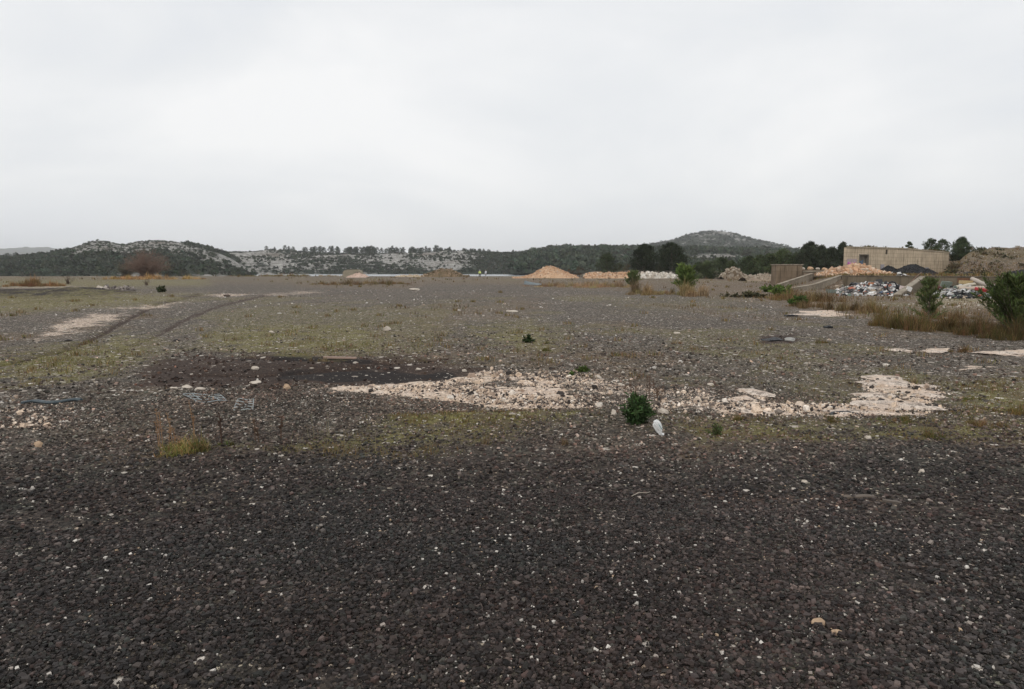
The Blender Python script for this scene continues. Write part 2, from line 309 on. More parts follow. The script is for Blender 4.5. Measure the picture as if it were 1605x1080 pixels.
def mk_ground():
    rr = [0.4]
    while rr[-1] < 12000: rr.append(rr[-1]*(1.0068 if rr[-1] < 230 else 1.05))
    r = np.array(rr); a = np.concatenate([np.linspace(-180, -56, 30)[:-1], np.linspace(-56, 56, 860), np.linspace(56, 180, 30)[1:-1]]); a = np.radians(a)
    Rr, Aa = np.meshgrid(r, a, indexing='ij'); X = (Rr*np.sin(Aa)).ravel(); Y = (Rr*np.cos(Aa)).ravel()
    Z = hgt(X, Y); lime, moss, dark, dust, dry, peb, px, py, ok, n1, n2 = masks(X, Y)
    Z = Z+.010*fbm(X*6, Y*6, 3)*ss(25, 10, np.hypot(X, Y))+lime*.03*np.clip(fbm(X*2.2, Y*2.2, 4)+.4, 0, 1)*ss(40, 15, Y)
    nr, na = len(r), len(a); i = np.arange(nr-1)[:, None]*na; j = np.arange(na)[None]; j2 = (j+1) % na
    Q = np.stack([i+j, i+na+j, i+na+j2, i+j2], -1).reshape(-1, 4)
    V = np.stack([X, Y, Z], 1); V = np.concatenate([V, [[0, 0, 0]]]); cap = np.stack([np.arange(na), (np.arange(na)+1) % na, np.full(na, nr*na)], 1)
    z1 = np.zeros((1, 3)); m1 = np.concatenate([np.stack([lime, moss, dark], 1), z1]); m2 = np.concatenate([np.stack([dust, dry, peb], 1), z1])
    t = NT('ground_gravel', .92, .22)
    a1 = t.sep(t.attr('m1')); a2 = t.sep(t.attr('m2')); lime_, moss_, dark_ = a1[0], a1[1], a1[2]; dust_, dry_, peb_ = a2[0], a2[1], a2[2]
    v1 = t.vor(52); c1 = t.sep(v1.outputs['Color'])
    g = t.ramp(c1[0], [(0, (.015,.013,.012)), (.45, (.040,.034,.031)), (.8, (.070,.059,.052)), (.97, (.11,.092,.08)), (.985, (.42,.36,.30))])
    g = t.mix(t.mr(t.noise(1.7, 4), .35, .65), g, t.mix(1, g, (.82, 1.0, .98), 'MULTIPLY'))
    g = t.mix(t.mr(t.noise(.45, 4, vec=t.scale(t.obj, (1, 2.5, 1))), .42, .68, 0, .6), g, t.mix(1, g, (1.25, .93, .85), 'MULTIPLY'))
    g = t.mix(t.mr(t.noise(.9, 5, .7), .3, .7), t.mix(1, g, (.7, .68, .66), 'MULTIPLY'), t.mix(1, g, (1.45, 1.32, 1.2), 'MULTIPLY')); nf = t.noise(24, 4, .75); nm = t.noise(3.2, 5, .7)
    dcol = t.mix(t.mr(nf, .40, .64), (.038,.031,.024), (.215,.174,.132)); dcol = t.mix(t.mr(t.noise(5.5, 5, .8), .42, .60), t.mix(1, dcol, (.52,.5,.48), 'MULTIPLY'), t.mix(1, dcol, (1.35,1.33,1.3), 'MULTIPLY')); dcol = t.mix(t.mr(t.noise(.12, 3), .35, .7, 0, .55), dcol, t.mix(1, dcol, (.92, .98, 1.04), 'MULTIPLY'))
    v4 = t.vor(26); c4 = t.sep(v4.outputs['Color']); dcol = t.mix(t.mr(c4[1], .45, 1, 0, .75), dcol, t.mix(c4[0], (.04,.034,.03), (.24,.21,.18)))
    g = t.mix(t.ma('MULTIPLY', dust_, t.mr(nm, .25, .65, .45, 1)), g, dcol)
    g = t.mix(t.mr(dark_, .0, .45, 0, .75), g, t.mix(t.mr(nf, .35, .7), (.024,.013,.009), (.080,.044,.031))); g = t.mix(t.mr(dark_, .45, .95, 0, .93), g, t.mix(t.mr(nf, .35, .7), (.006,.005,.005), (.030,.022,.019)))
    dc = t.mix(t.mr(t.noise(3.1, 6, .75), .36, .66), (.070,.046,.028), (.215,.145,.080)); g = t.mix(t.ma('MULTIPLY', dry_, t.mr(t.noise(1.3, 5, .7), .3, .6)), g, dc)
    mc = t.mix(t.mr(t.noise(19, 5, .75), .36, .64), (.070,.064,.022), (.25,.222,.085)); mc = t.mix(t.mr(t.noise(2.1, 5, .7), .42, .6, 0, .8), mc, (.115,.088,.052))
    g = t.mix(t.mr(t.ma('ADD', t.ma('MULTIPLY', moss_, 1.15), t.ma('MULTIPLY', t.ma('SUBTRACT', t.noise(17, 5, .75), .5), 1.3)), .22, .95), g, mc)
    # pale limestone pebbles in three sizes
    for sc, k, thr in ((34, .55, .30), (13, .42, .30), (5.5, .26, .24)):
        v = t.vor(sc); cc = t.sep(v.outputs['Color']); on = t.ma('MULTIPLY', t.ma('LESS_THAN', cc[0], t.ma('MULTIPLY', peb_, k)), t.mr(v.outputs['Distance'], thr, thr+.1, 1, 0))
        g = t.mix(on, g, t.mix(cc[1], (.34,.29,.24), (.66,.60,.53)))
    # bare limestone
    vc = t.vor(15); lc = t.sep(vc.outputs['Color']); L = t.mix(lc[0], (.52,.40,.305), (.80,.66,.53)); L = t.mix(t.mr(t.noise(1.6, 5), .42, .66), L, t.mix(1, L, (1.0, 1.0, 1.04), 'MULTIPLY'))
    L = t.mix(t.mr(t.noise(2.7, 3), .55, .7, 0, .6), L, (.56,.38,.25))
    L = t.mix(t.mr(t.noise(26, 5, .75), .50, .64, 0, .85), L, (.13,.10,.085))
    g = t.mix(t.mr(t.ma('ADD', lime_, t.ma('MULTIPLY', t.ma('SUBTRACT', t.noise(11, 6, .78), .5), 1.9)), .36, .54), g, L)
    b1 = t.bump(v1.outputs['Distance'], .8, .012); b2 = t.bump(t.noise(13, 5, .7), .8, .035, b1); b3 = t.bump(t.noise(1.2, 4, .6), .35, .12, b2)
    m = t.done(g, b3)
    struct(np_obj('ground', V, [Q, cap], m, smooth=True, extra={'m1': m1, 'm2': m2}))
mk_ground()
# ------------------------------------------------------------------ water
def mk_water():
    t = NT('water', .2, .5); t.done((.30,.32,.33), t.bump(t.noise(.9, 4, vec=t.scale(t.obj, (1, 2, 1))), .9, .5))
    bm = bmesh.new(); vs = [bm.verts.new(p) for p in [(-2500,190,-1.5),(400,190,-1.5),(400,1200,-1.5),(-2500,1200,-1.5)]]; bm.faces.new(vs)
    struct(bm_obj('water', bm, t.m))
mk_water()
# ------------------------------------------------------------------ hills
def interp(L, x): return np.interp(x, [p[0] for p in L], [p[1] for p in L])
def hillmat(name, rock=(.17,.16,.145), rock2=(.42,.40,.37), green=(.042,.050,.036), soil=(.13,.10,.075), sc=1.0, cover=.5):
    t = NT(name, .95, .1)
    v = t.scale(t.obj, (1, 1, 1.6)); r = t.mix(t.mr(t.noise(.22*sc, 6, .75, v), .35, .68), rock, rock2)
    r = t.mix(t.mr(t.noise(.45*sc, 5, .75, v), .47, .62, 0, .9), r, (.055,.055,.045)); r = t.mix(t.mr(t.noise(.018*sc, 3), .52, .7, 0, .6), r, soil)
    gm = t.sep(t.attr('m1'))
    f = t.mr(t.ma('ADD', gm[0], t.ma('MULTIPLY', t.ma('SUBTRACT', t.noise(.11*sc, 6, .72), .5), 2.2)), cover-.12, cover+.12)
    g = t.mix(f, r, t.mix(t.mr(t.noise(.4*sc, 4), .3, .7), tuple(x*.6 for x in green), tuple(x*1.3 for x in green)))
    return t.done(g, t.bump(t.noise(.35*sc, 6, .75), .9, 1.6/sc))
HILLS = {}
def mk_hill(name, d0, d1, x0, x1, sky, foot, nx, ny, amp, mat, greenf, shape=.8, seed=0, back=1.35, off=0):
    px = np.linspace(x0, x1, nx); t = np.concatenate([np.linspace(0, 1, ny), np.linspace(1, back, max(6, ny//5))[1:]]); D = d0+(d1-d0)*t
    def zf(PX, T):
        Dd = d0+(d1-d0)*T; X = (PX-802.5)/F*Dd; cy = interp(sky, PX)+off; crest = EYE+(HORZ-cy)*d1/F
        edge = 1
        prof = np.clip(T, 0, 1)**shape; prof = np.where(T > 1, 1-(T-1)*1.6, ss(-.15, 1, prof)*1.0)
        n = fbm(X/60+seed, Dd/60, 3)*amp+fbm(X/17+seed, Dd/17+5, 4, .6)*amp*.42+(1-np.abs(fbm(X/6+seed, Dd/6, 3)))*amp*.14+np.abs(fbm(X/2.5+seed, Dd/2.5, 2))*amp*.06
        w = np.clip(np.minimum(T*5, 1), 0, 1)*np.where(T > .9, .5, 1)
        return foot-.6+(crest-foot)*prof+n*w-amp*.15
    PX, T = np.meshgrid(px, t); Dd = d0+(d1-d0)*T; Z = zf(PX, T); X = (PX-802.5)/F*Dd
    V = np.stack([X.ravel(), Dd.ravel(), Z.ravel()], 1); n = len(px); i = np.arange(len(t)-1)[:, None]*n; j = np.arange(n-1)[None]
    Q = np.stack([i+j, i+j+1, i+n+j+1, i+n+j], -1).reshape(-1, 4)
    gr = greenf(PX, T).ravel(); o = struct(np_obj(name, V, [Q], mat, smooth=True, extra={'m1': np.stack([gr]*3, 1)}))
    HILLS[name] = (zf, d0, d1); return o
def blobs(px0, px1, seed, n): return None
# fir hills far left, blue with distance
mk_hill('hills', 3800, 5200, -700, 300, [(-700,400),(-200,396),(0,390.5),(40,389),(80,388.8),(110,391),(200,397),(300,410)], 0, 120, 12, 18, hillmat('far_hill', cover=-.5), lambda p, t: p*0+1, seed=3)
SKY_L = [(-900,405),(-200,403),(0,401.5),(30,400),(60,397.5),(100,392),(125,386),(145,379),(160,376.8),(175,377.5),(190,381),(205,381),(220,377),(240,375.6),(262,375.8),(285,378.5),(310,382),(330,387),(350,393),(370,402),(388,413),(404,424),(420,432)]
def gL(p, t):
    g = .95-ss(90, 140, p)*ss(.28, .5, t)*.62*1.5*(1-.8*ss(275, 300, p)*ss(.7, .8, t))-ss(150, 230, p)*ss(.1, .0, t)*.4-ss(285, 330, p)*ss(.8, .6, t)*.28-ss(150, 180, p)*ss(270, 200, p)*.15
    return np.clip(g+fbm(p/22, t*5, 3)*.35, 0, 1)
mk_hill('hillside', 330, 640, -900, 420, SKY_L, -1.5, 900, 150, 3.2, hillmat('hillside_rock', rock=(.20,.19,.175), rock2=(.48,.465,.43)), gL, seed=8, shape=.9, off=4)
SKY_C = [(230,396),(300,391),(340,391.5),(370,391.8),(420,391.5),(500,394),(560,396),(640,396),(700,394),(760,392.5),(820,394),(860,396),(900,400),(960,404)]
def gC(p, t):
    g = .20+ss(.84, .95, t)*.6+ss(.16, .05, t)*.4+ss(700, 770, p)*.28+np.exp(-((p-795)/60)**2-((t-.3)/.25)**2)*.6+np.exp(-((p-560)/60)**2-((t-.2)/.15)**2)*.5
    return np.clip(g+fbm(p/26+5, t*4, 3)*.45, 0, 1)
mk_hill('rocky_slope', 545, 760, 210, 1000, SKY_C, -1.5, 1000, 190, 4.2, hillmat('karst_rock', rock=(.20,.19,.175), rock2=(.52,.50,.465)), gC, seed=21, shape=.75, off=3)
SKY_D = [(780,402),(840,394),(870,390.5),(920,389),(970,388.5),(1020,388),(1100,391),(1200,392),(1300,396),(1450,402),(1700,402),(2300,404)]
def gD(p, t): return np.clip(.9-np.exp(-((t-.32)/.12)**2)*ss(930, 980, p)*.75+fbm(p/20, t*5, 3)*.3, 0, 1)
mk_hill('wooded_slope', 420, 900, 800, 2300, SKY_D, 0, 800, 130, 3.5, hillmat('wooded_rock'), gD, seed=31, off=4.5)
SKY_E = [(700,402),(850,396),(880,391),(940,389),(980,387),(1020,382),(1050,376),(1075,369),(1095,364.5),(1112,362.8),(1130,363.5),(1150,367),(1175,374),(1200,380),(1230,387),(1262,395),(1300,400),(1400,404)]
def gE(p, t): return np.clip(.80-ss(.45, .9, t)*np.exp(-((p-1130)/75)**2)*.42+fbm(p/16, t*6, 4)*.35, 0, 1)
mk_hill('conical_hill', 1000, 1650, 680, 1420, SKY_E, 0, 700, 160, 6, hillmat('conical_hill_rock', sc=.55, rock2=(.58,.56,.53)), gE, seed=44, shape=1.1, off=1.5)
# scrub and woods covering the hills
M_LEAF = mat_attr('foliage', .8, .12)
def scrub(name, hill, n, sz, kleaf, greenf, base, label, x0, x1, t0=0.0, t1=1.05, thr=.45, seed=1, tall=1.0, gray=0):
    rs = np.random.RandomState(seed); zf, d0, d1 = HILLS[hill]
    px = rs.uniform(x0, x1, n); t = rs.uniform(t0, t1, n)**.85; g = greenf(px, t)+rs.uniform(-.35, .35, n); keep = g > thr; px = px[keep]; t = t[keep]
    D = d0+(d1-d0)*t; X = (px-802.5)/F*D; Z = zf(px, t); n = len(px)
    s = rs.uniform(sz*.5, sz*1.25, n); Cn = np.stack([X, D, Z+s*.25*tall], 1)
    off = rdir(n*kleaf, rs)*rs.uniform(.3, 1, (n*kleaf, 1)); off[:, 2] = np.abs(off[:, 2])*tall
    S = np.repeat(s, kleaf)[:, None]*.5; B = np.repeat(Cn, kleaf, 0)+off*S
    V, p = leaves(B, off+rs.randn(*off.shape)*.5, S[:, 0]*.8, S[:, 0]*.75, rs)
    tone = rs.uniform(.55, 1.35, n)[:, None]*np.array(base)*(1+rs.uniform(-.12, .12, (n, 3))); c = np.repeat(np.repeat(tone, kleaf, 0)*rs.uniform(.75, 1.25, (n*kleaf, 1)), 5, 0)
    stuff(np_obj(name, V, p, M_LEAF, col=c), label, 'scrub')
scrub('woodland', 'hillside', 11000, 2.5, 24, gL, (.064,.076,.054), 'dense dark green wood covering the low hill at the left across the water', -700, 400, thr=.62, seed=2, tall=1.1)
scrub('scrub', 'hillside', 2300, 1.5, 16, lambda p, t: .55+0*p, (.064,.074,.052), 'small dark bushes on the rocky crest of the left hill', 95, 345, t0=.3, t1=1.06, thr=.42, seed=12, tall=.8)
scrub('scrub', 'rocky_slope', 15000, 2.1, 18, gC, (.062,.070,.050), 'dark bushes dotted over the grey rocky slope across the water', 215, 960, thr=.42, seed=3, tall=.8)
scrub('woodland', 'wooded_slope', 11000, 5.0, 26, gD, (.062,.078,.052), 'dark green pine wood on the low slope right of centre', 800, 2200, thr=.5, seed=4, tall=1.2)
scrub('scrub', 'conical_hill', 10000, 4.2, 16, gE, (.062,.072,.058), 'dark bushes covering the cone shaped hill', 700, 1380, thr=.60, seed=5, t0=.1)
# ------------------------------------------------------------------ trees
M_BARK = mat_weather('bark', (.10,.075,.055), (.17,.14,.11), 3, .9, 20, .8)
GREEN = (.050, .064, .028)
def pine(h, w, rs, n=26, kl=170, col=GREEN, ls=.055, bare=.22, spiky=.6, round_=1.0, trunk=True):
    """returns (trunk mesh, crown mesh) for a pine h high and w wide"""
    bm = bmesh.new(); top = Vector((rs.uniform(-.05, .05)*h, rs.uniform(-.05, .05)*h, h*.86)); tp = [Vector((0, 0, -.15)), Vector((rs.uniform(-.03, .03)*h, 0, h*.3)), Vector((top.x*.8, top.y, h*.6)), top]
    r0 = h*.022+.02; tube(bm, tp, [r0*1.3, r0, r0*.6, r0*.15], 7)
    parts = []
    for k in range(n):
        f = (k+.5)/n; z = h*(bare+(1-bare)*f*.93); ang = k*2.4+rs.uniform(-.5, .5)
        prof = math.sin(math.pi*min(1, (f*.8+.2))**round_)**.65 if f < .97 else .2
        rr = w*.5*prof*rs.uniform(.45, .92); c = Vector((math.cos(ang)*rr, math.sin(ang)*rr, z)); c.x += top.x*f; c.y += top.y*f
        base = Vector((top.x*f*.8, top.y*f*.8, max(.1, z-rr*.55))); tube(bm, [base, base.lerp(c, .55)+Vector((0, 0, -.04*h*rs.rand())), c], [r0*.38, r0*.22, r0*.08], 4)
        R_ = w*rs.uniform(.13, .235)*(1 if f < .85 else .75)
        o = rdir(kl, rs)*(rs.rand(kl, 1)**.45)*R_; o[:, 2] *= .72
        L, p = leaves(np.array(c)[None]+o, o/R_+rdir(kl, rs)*.55+np.array([0, 0, spiky]), ls*h*rs.uniform(.6, 1.4, kl), ls*h*.34, rs)
        cc = lcol(np.array(col)*rs.uniform(.62, 1.45), kl, 5, rs, .35); parts.append((L, p, cc))
    V, p, cc = join(parts); me = bpy.data.meshes.new('trunk'); bm.to_mesh(me); bm.free(); me.materials.append(M_BARK)
    return me, np_mesh('crown', V, p, M_LEAF, cc)
def put_tree(tc, name, label, x, y, z, s=1.0, rz=0.0, cat='tree', group=None, sx=None):
    o = thing(name, label, cat, (x, y, z), rz, group); o.scale = (sx or s, sx or s, s)
    for nm, me in zip(('trunk', 'crown'), tc): link(bpy.data.objects.new(nm, me), o)
    return o
rs = np.random.RandomState(21)
# two great pines and their neighbours, right of centre
def tree_px(px, py_top, py_base, wpx, Y, name, label, zbase=None, group=None, n=30, kl=170, cat='tree', **k):
    b = PD(px, HORZ, Y); z = H(b.x, Y) if zbase is None else zbase
    top = PD(px, py_top, Y).z; h = top-z; w = wpx/F*Y
    return put_tree(pine(h, w, rs, n, kl, **k), name, label, b.x, Y, z, group=group, cat=cat)
tree_px(952, 397, 433, 36, 176, 'pine_tree', 'round green pine left of the two great dark pines', n=22, bare=.1, col=(.052,.066,.032))
tree_px(1011, 383, 433, 40, 165, 'pine_tree', 'great dark pine, left one of the tall pair behind the pale rubble', n=34, kl=200, bare=.2, round_=.9, col=(.034,.044,.024))
tree_px(1053, 380.5, 433, 46, 160, 'pine_tree', 'great dark pine, right one of the tall pair behind the pale rubble', n=36, kl=200, bare=.16, round_=.9, col=(.034,.044,.024))
tree_px(970, 412, 434, 22, 172, 'bush', 'small rounded green bush between the round pine and the great pines', n=12, bare=.0, cat='bush', col=(.055,.060,.032))
tree_px(985, 414, 434, 26, 168, 'bush', 'brownish green bush at the left foot of the great pines', n=12, bare=.0, cat='bush', col=(.085,.068,.036))
tree_px(1033, 415, 435, 22, 158, 'bush', 'dark low bush at the feet of the great pines', n=12, bare=.0, cat='bush', col=(.040,.046,.028))
for i, (px, pt, w, lb) in enumerate([(1095, 411, 20, 'low green pine just right of the great pines'), (1108, 409, 20, 'low broad green pine before the cone shaped hill'), (1128, 403, 28, 'taller pointed pine above the brown rubble mound'), (1145, 408, 16, 'slim green pine right above the rubble mound'),
        (1172, 402, 26, 'left end pine of the hedge of pines by the concrete block'), (1190, 400, 22, 'bright green pine in the hedge of pines left of the concrete block'), (1208, 398, 30, 'broad pine in the hedge directly left of the concrete block'), (1228, 391, 34, 'tall pine rising behind the concrete block'), (1248, 396, 26, 'dark pine behind the right part of the concrete block')]):
    tree_px(px, pt, 434, w*1.45, 140-i*2, 'pine_tree', lb, n=30, kl=150, bare=.0, round_=.75, ls=.07, col=(.080,.100,.046) if i % 2 else (.062,.080,.040))
for i, (px, pt, w, lb) in enumerate([(1258, 385, 26, 'spreading dark pine behind the rubble on the terrace'), (1270, 378.5, 30, 'highest crown of the dark pines left of the concrete building'), (1286, 384, 26, 'dark pine right of the highest crown left of the building'), (1301, 387, 24, 'ragged dark pine near the building'), (1316, 378.5, 16, 'narrow spiky pine beside the left corner of the building'), (1329, 384, 16, 'thin leaning pine whose top shows over the building corner')]):
    tree_px(px, pt, 426, w*1.25, 122+i, 'pine_tree', lb, zbase=.9, n=30, kl=130, bare=.0, round_=.85, spiky=1.2, ls=.065, col=(.052,.064,.040))
for (px, pt, pb, w, Y, lb, n) in [(1424, 378, 391, 13, 121, 'tiny round pine alone on the roof edge of the building', 12), (1456, 374, 397, 24, 122, 'left one of two joined pines over the right end of the building', 20), (1474, 375, 398, 26, 121, 'right one of two joined pines over the right end of the building', 20),
        (1503, 372.5, 402, 31, 104, 'bushy pine standing free on the bank right of the building', 34), (1536, 387, 396, 9, 112, 'tiny pine sapling on top of the bank', 8), (1604, 388, 396, 12, 114, 'small pine at the right edge on top of the bank', 10)]:
    b = PD(px, HORZ, Y); zb = H(b.x, Y); tree_px(px, pt, pb, w, Y, 'pine_tree', lb, zbase=zb, n=n, kl=150, bare=.0, round_=.95, spiky=1.1, ls=.07, col=(.060,.080,.040))
tree_px(908, 418, 434, 22, 170, 'bush', 'brown and green bush right of the orange stone heap', n=10, bare=0, cat='bush', col=(.085,.062,.040))
tree_px(893, 421, 434, 14, 171, 'bush', 'small brown bush at the right flank of the orange stone heap', n=8, bare=0, cat='bush', col=(.10,.068,.045))
# skyline pines on the rocky slope
protos = [pine(7, 6.5, rs, 12, 60, col=(.046,.058,.038), ls=.10, bare=.12), pine(7, 4.5, rs, 10, 60, col=(.040,.048,.032), ls=.10, bare=.1, round_=.6), pine(7, 9, rs, 14, 60, col=(.034,.044,.028), ls=.10, bare=.2)]
zfC, c0, c1 = HILLS['rocky_slope']; zfD, dd0, dd1 = HILLS['wooded_slope']
lst = [(421,386.5),(434,388),(450,385.5),(456,387),(463,387.5)]+[(x+random.uniform(-2, 2), interp([(470,388.5),(490,387),(515,385.5),(545,387.5),(580,385.5),(600,388),(616,387),(640,388),(668,388),(700,388),(740,389.5),(800,391),(850,391.5)], x)+random.uniform(.6, 2.9)) for x in np.sort(np.random.RandomState(3).uniform(470, 868, 96))]
lst += [(617,386.2),(685,385.6),(669,387),(648,387.6),(706,387.8)]
for i, (x, y) in enumerate(lst):
    D = c1*.985+random.uniform(-14, 4); zb = float(zfC(np.array([x]), np.array([(D-c0)/(c1-c0)]))[0])-.4; top = EYE+(HORZ-y)*D/F; h = max(2.2, top-zb)
    put_tree(protos[i % 2], 'pine_tree', 'small dark pine in the row along the skyline of the grey rocky slope', (x-802.5)/F*D, D, zb, h/7*1.05, random.uniform(0, 6), group='pines on the skyline across the water', sx=max(.42, h/7*random.uniform(.75, 1.2)))
for i, (x, y) in enumerate([(18,397.5),(31,396),(49,397.5),(66,397)]):
    D = 628; zfL, l0, l1 = HILLS['hillside']; zb = float(zfL(np.array([x]), np.array([(D-l0)/(l1-l0)]))[0])-.5; top = EYE+(HORZ-y)*D/F
    put_tree(protos[(i+2) % 3], 'pine_tree', 'dark tree standing up from the wood at the far left skyline', (x-802.5)/F*D, D, zb, max(3, top-zb)/7, i, group='trees over the wood at the left', sx=.9)
for i, x in enumerate(np.arange(868, 1040, 6.5)):
    y = interp(SKY_D, x)-1.6+random.uniform(-1, 1); D = dd1*.985; zb = float(zfD(np.array([x]), np.array([(D-dd0)/(dd1-dd0)]))[0])-1; top = EYE+(HORZ-y)*D/F
    put_tree(protos[i % 3], 'pine_tree', 'dark pine along the top of the wooded slope left of the great pines', (x-802.5)/F*D, D, zb, max(3.5, top-zb)/7, i, group='pines on top of the wooded slope', sx=1.0)
# bare reddish bush left
def bare_bush(name, label, px, Y, h, w, col, nst=46, seg=4, fine=9, seed=1, cat='bush', thick=.035):
    rs2 = random.Random(seed); b = PD(px, HORZ, Y); z = H(b.x, Y); o = thing(name, label, cat, (b.x, Y, z)); bm = bmesh.new(); bt = bmesh.new()
    for i in range(nst):
        a = rs2.uniform(0, 6.283); sp_ = rs2.uniform(.05, 1)**.7; tip = Vector((math.cos(a)*w*.5*sp_, math.sin(a)*w*.5*sp_, h*math.sqrt(max(.12, 1-.75*sp_*sp_))*rs2.uniform(.45, 1.03)))
        pts = [Vector((math.cos(a)*w*.22*sp_, math.sin(a)*w*.22*sp_, -.05))]
        for s in range(1, seg+1):
            t = s/seg; q = Vector((tip.x*t**1.15, tip.y*t**1.15, tip.z*t**.85)); q += Vector((rs2.uniform(-1, 1), rs2.uniform(-1, 1), rs2.uniform(-1, 1)))*h*.03; pts.append(q)
        tube(bm, pts, [thick*(1-.8*k/seg) for k in range(seg+1)], 4, False)
        for k in range(fine):
            t = rs2.uniform(.08, 1); i0 = min(seg-1, int(t*seg)); p0 = pts[i0].lerp(pts[i0+1], t*seg-i0)
            d = Vector((rs2.gauss(0, 1), rs2.gauss(0, 1), rs2.gauss(.6, .8))).normalized()*h*rs2.uniform(.08, .22); d2 = d+Vector((rs2.gauss(0, 1), rs2.gauss(0, 1), rs2.gauss(.5, 1)))*h*.05
            tube(bt, [p0, p0+d*.6, p0+d2], [thick*.4, thick*.3, thick*.15], 3, False)
    m = mat_weather('twigs', col, tuple(x*1.4 for x in col), 2, .9, 10, .3)
    bm_obj('branches', bm, m, o); bm_obj('twigs', bt, m, o); return o
bare_bush('bare_bush', 'large leafless reddish brown bush at the left edge of the plateau', 231, 172, 7.0, 12.5, (.17,.115,.09), 150, 5, 22, 3, thick=.06)
bare_bush('bare_bush', 'smaller leafless brown bush at the left side of the large bare one', 197, 174, 4.4, 7.0, (.10,.085,.06), 60, 4, 18, 4, thick=.05)
tree_px(263, 417, 434, 26, 178, 'bush', 'dark green bush at the right side of the large bare bush', n=14, bare=0, cat='bush', col=(.045,.052,.034))
tree_px(285, 420, 434, 18, 182, 'bush', 'low dark bush near the pale plateau edge at the left', n=10, bare=0, cat='bush', col=(.045,.052,.034))
# ------------------------------------------------------------------ grasses
M_GRASS = mat_attr('grass_blades', .85, .12)
def blades(X, Y, Z, h, w, lean, cols, rs):
    n = len(X); a = rs.uniform(0, 6.283, n); le = rs.rand(n)*lean; h = np.broadcast_to(h, n)*rs.uniform(.55, 1.1, n)
    dx = np.cos(a)*le; dy = np.sin(a)*le; b = rs.uniform(0, 3.14, n); sx = np.cos(b)*w*.5; sy = np.sin(b)*w*.5
    B = np.stack([X, Y, Z], 1); S = np.stack([sx, sy, sx*0], 1)*np.ones((n, 1)); M = B+np.stack([dx*h*.4, dy*h*.4, h*.6], 1); Tt = B+np.stack([dx*h, dy*h, h*(1-.35*le)], 1)
    V = np.stack([B-S, B+S, M+S*.7, M-S*.7, Tt], 1).reshape(-1, 3); q = np.arange(n)[:, None]*5
    c = cols[rs.randint(0, len(cols), n)]*rs.uniform(.7, 1.25, (n, 1)); c = np.repeat(c, 5, 0)
    return V, [q+np.array([[0, 1, 2, 3]]), q+np.array([[3, 2, 4]])], c
STRAW = np.array([(.34,.25,.13), (.27,.19,.10), (.22,.14,.07), (.38,.30,.17), (.17,.12,.05)])
OLIVE = np.array([(.10,.11,.03), (.16,.15,.045), (.20,.17,.06), (.075,.085,.025), (.26,.17,.07)])
RUST = np.array([(.20,.115,.05), (.16,.09,.045), (.24,.15,.07), (.13,.085,.045), (.10,.075,.035)])
GRNS = np.array([(.05,.075,.022), (.07,.10,.03), (.035,.05,.018), (.09,.12,.035)])
def tuft(name, label, px, py, wpx, hpx, cols, n, seed, lean=.55, depth=.5, bw=None, cat='grass tuft', parent=None, group=None):
    g = G(px, py); Y = g.y; w = wpx/F*Y; h = hpx/F*Y; rs2 = np.random.RandomState(seed); bw = bw or max(.004, .9/F*Y*.7)
    nc = max(6, int(wpx/(3.2 if wpx < 36 else 4.2))); cr_ = np.sqrt(rs2.rand(nc)); ca = rs2.uniform(0, 6.283, nc); ch = rs2.uniform(.35, 1.12, nc)*(1-.6*cr_**2); ch[0] = 1.1; k = rs2.randint(0, nc, n); r = cr_[k]; sg = .36*h*.5+.02*w; tint = rs2.uniform(.65, 1.3, (nc, 1))*(1+rs2.uniform(-.1, .1, (nc, 3)))
    X = np.cos(ca[k])*r*w*.5+rs2.randn(n)*sg*.55; Yy = np.sin(ca[k])*r*w*.5*depth*1.6+rs2.randn(n)*sg*.4
    Z = hgt(X+g.x, Yy+g.y+w*.2)-g.z-.01; V, p, c = blades(X, Yy+w*.2, Z, h*ch[k]*rs2.uniform(.35, 1.15, n), bw*.75, lean*1.35, cols, rs2); c = c*np.repeat(tint[k], 5, 0)
    o = np_obj(name, V, p, M_GRASS, parent, c)
    if parent is None: o.location = g; tag(o, label, cat, group)
    return o
def grassfield(name, label, n, sel, hh, w, cols, seed, rng, lean=.5, per=1, spread=.03):
    """sel(px,py,masks)->probability; rng=(px0,px1,py0,py1)"""
    rs2 = np.random.RandomState(seed); a = rs2.uniform(rng[0], rng[1], n); b = rs2.uniform(rng[2], rng[3], n)
    u = (a-802.5)/F; v = (540-b)/F; dy = cp+v*sp; dz = -sp+v*cp; t = -EYE/dz; X = u*t; Y = dy*t
    M = masks(X, Y); keep = rs2.rand(n) < sel(M, X, Y); X = X[keep]; Y = Y[keep]; X = np.repeat(X, per)+rs2.randn(len(X)*per)*spread*np.repeat(1, len(X)*per); Y = np.repeat(Y, per)+rs2.randn(len(Y)*per)*spread
    Z = hgt(X, Y)-.004; V, p, c = blades(X, Y, Z, hh(Y), w(Y)[:, None][:, 0], lean, cols, rs2)
    return stuff(np_obj(name, V, p, M_GRASS, None, c), label, 'grass')
grassfield('short_grass', 'short olive moss and grass between the gravel in the near strip', 34000, lambda M, X, Y: np.clip(M[1]*1.3-.35, 0, 1)*.8*(.35+1.2*ss(-.2, .3, fbm(X*2.5, Y*2.5, 3))), lambda Y: .028+.03*ss(.3, .9, vn(Y*3, Y*0)), lambda Y: .0030+.0004*Y, np.concatenate([OLIVE, RUST, STRAW*.6]), 4, (-40, 1680, 590, 725), .8, 5, .03)
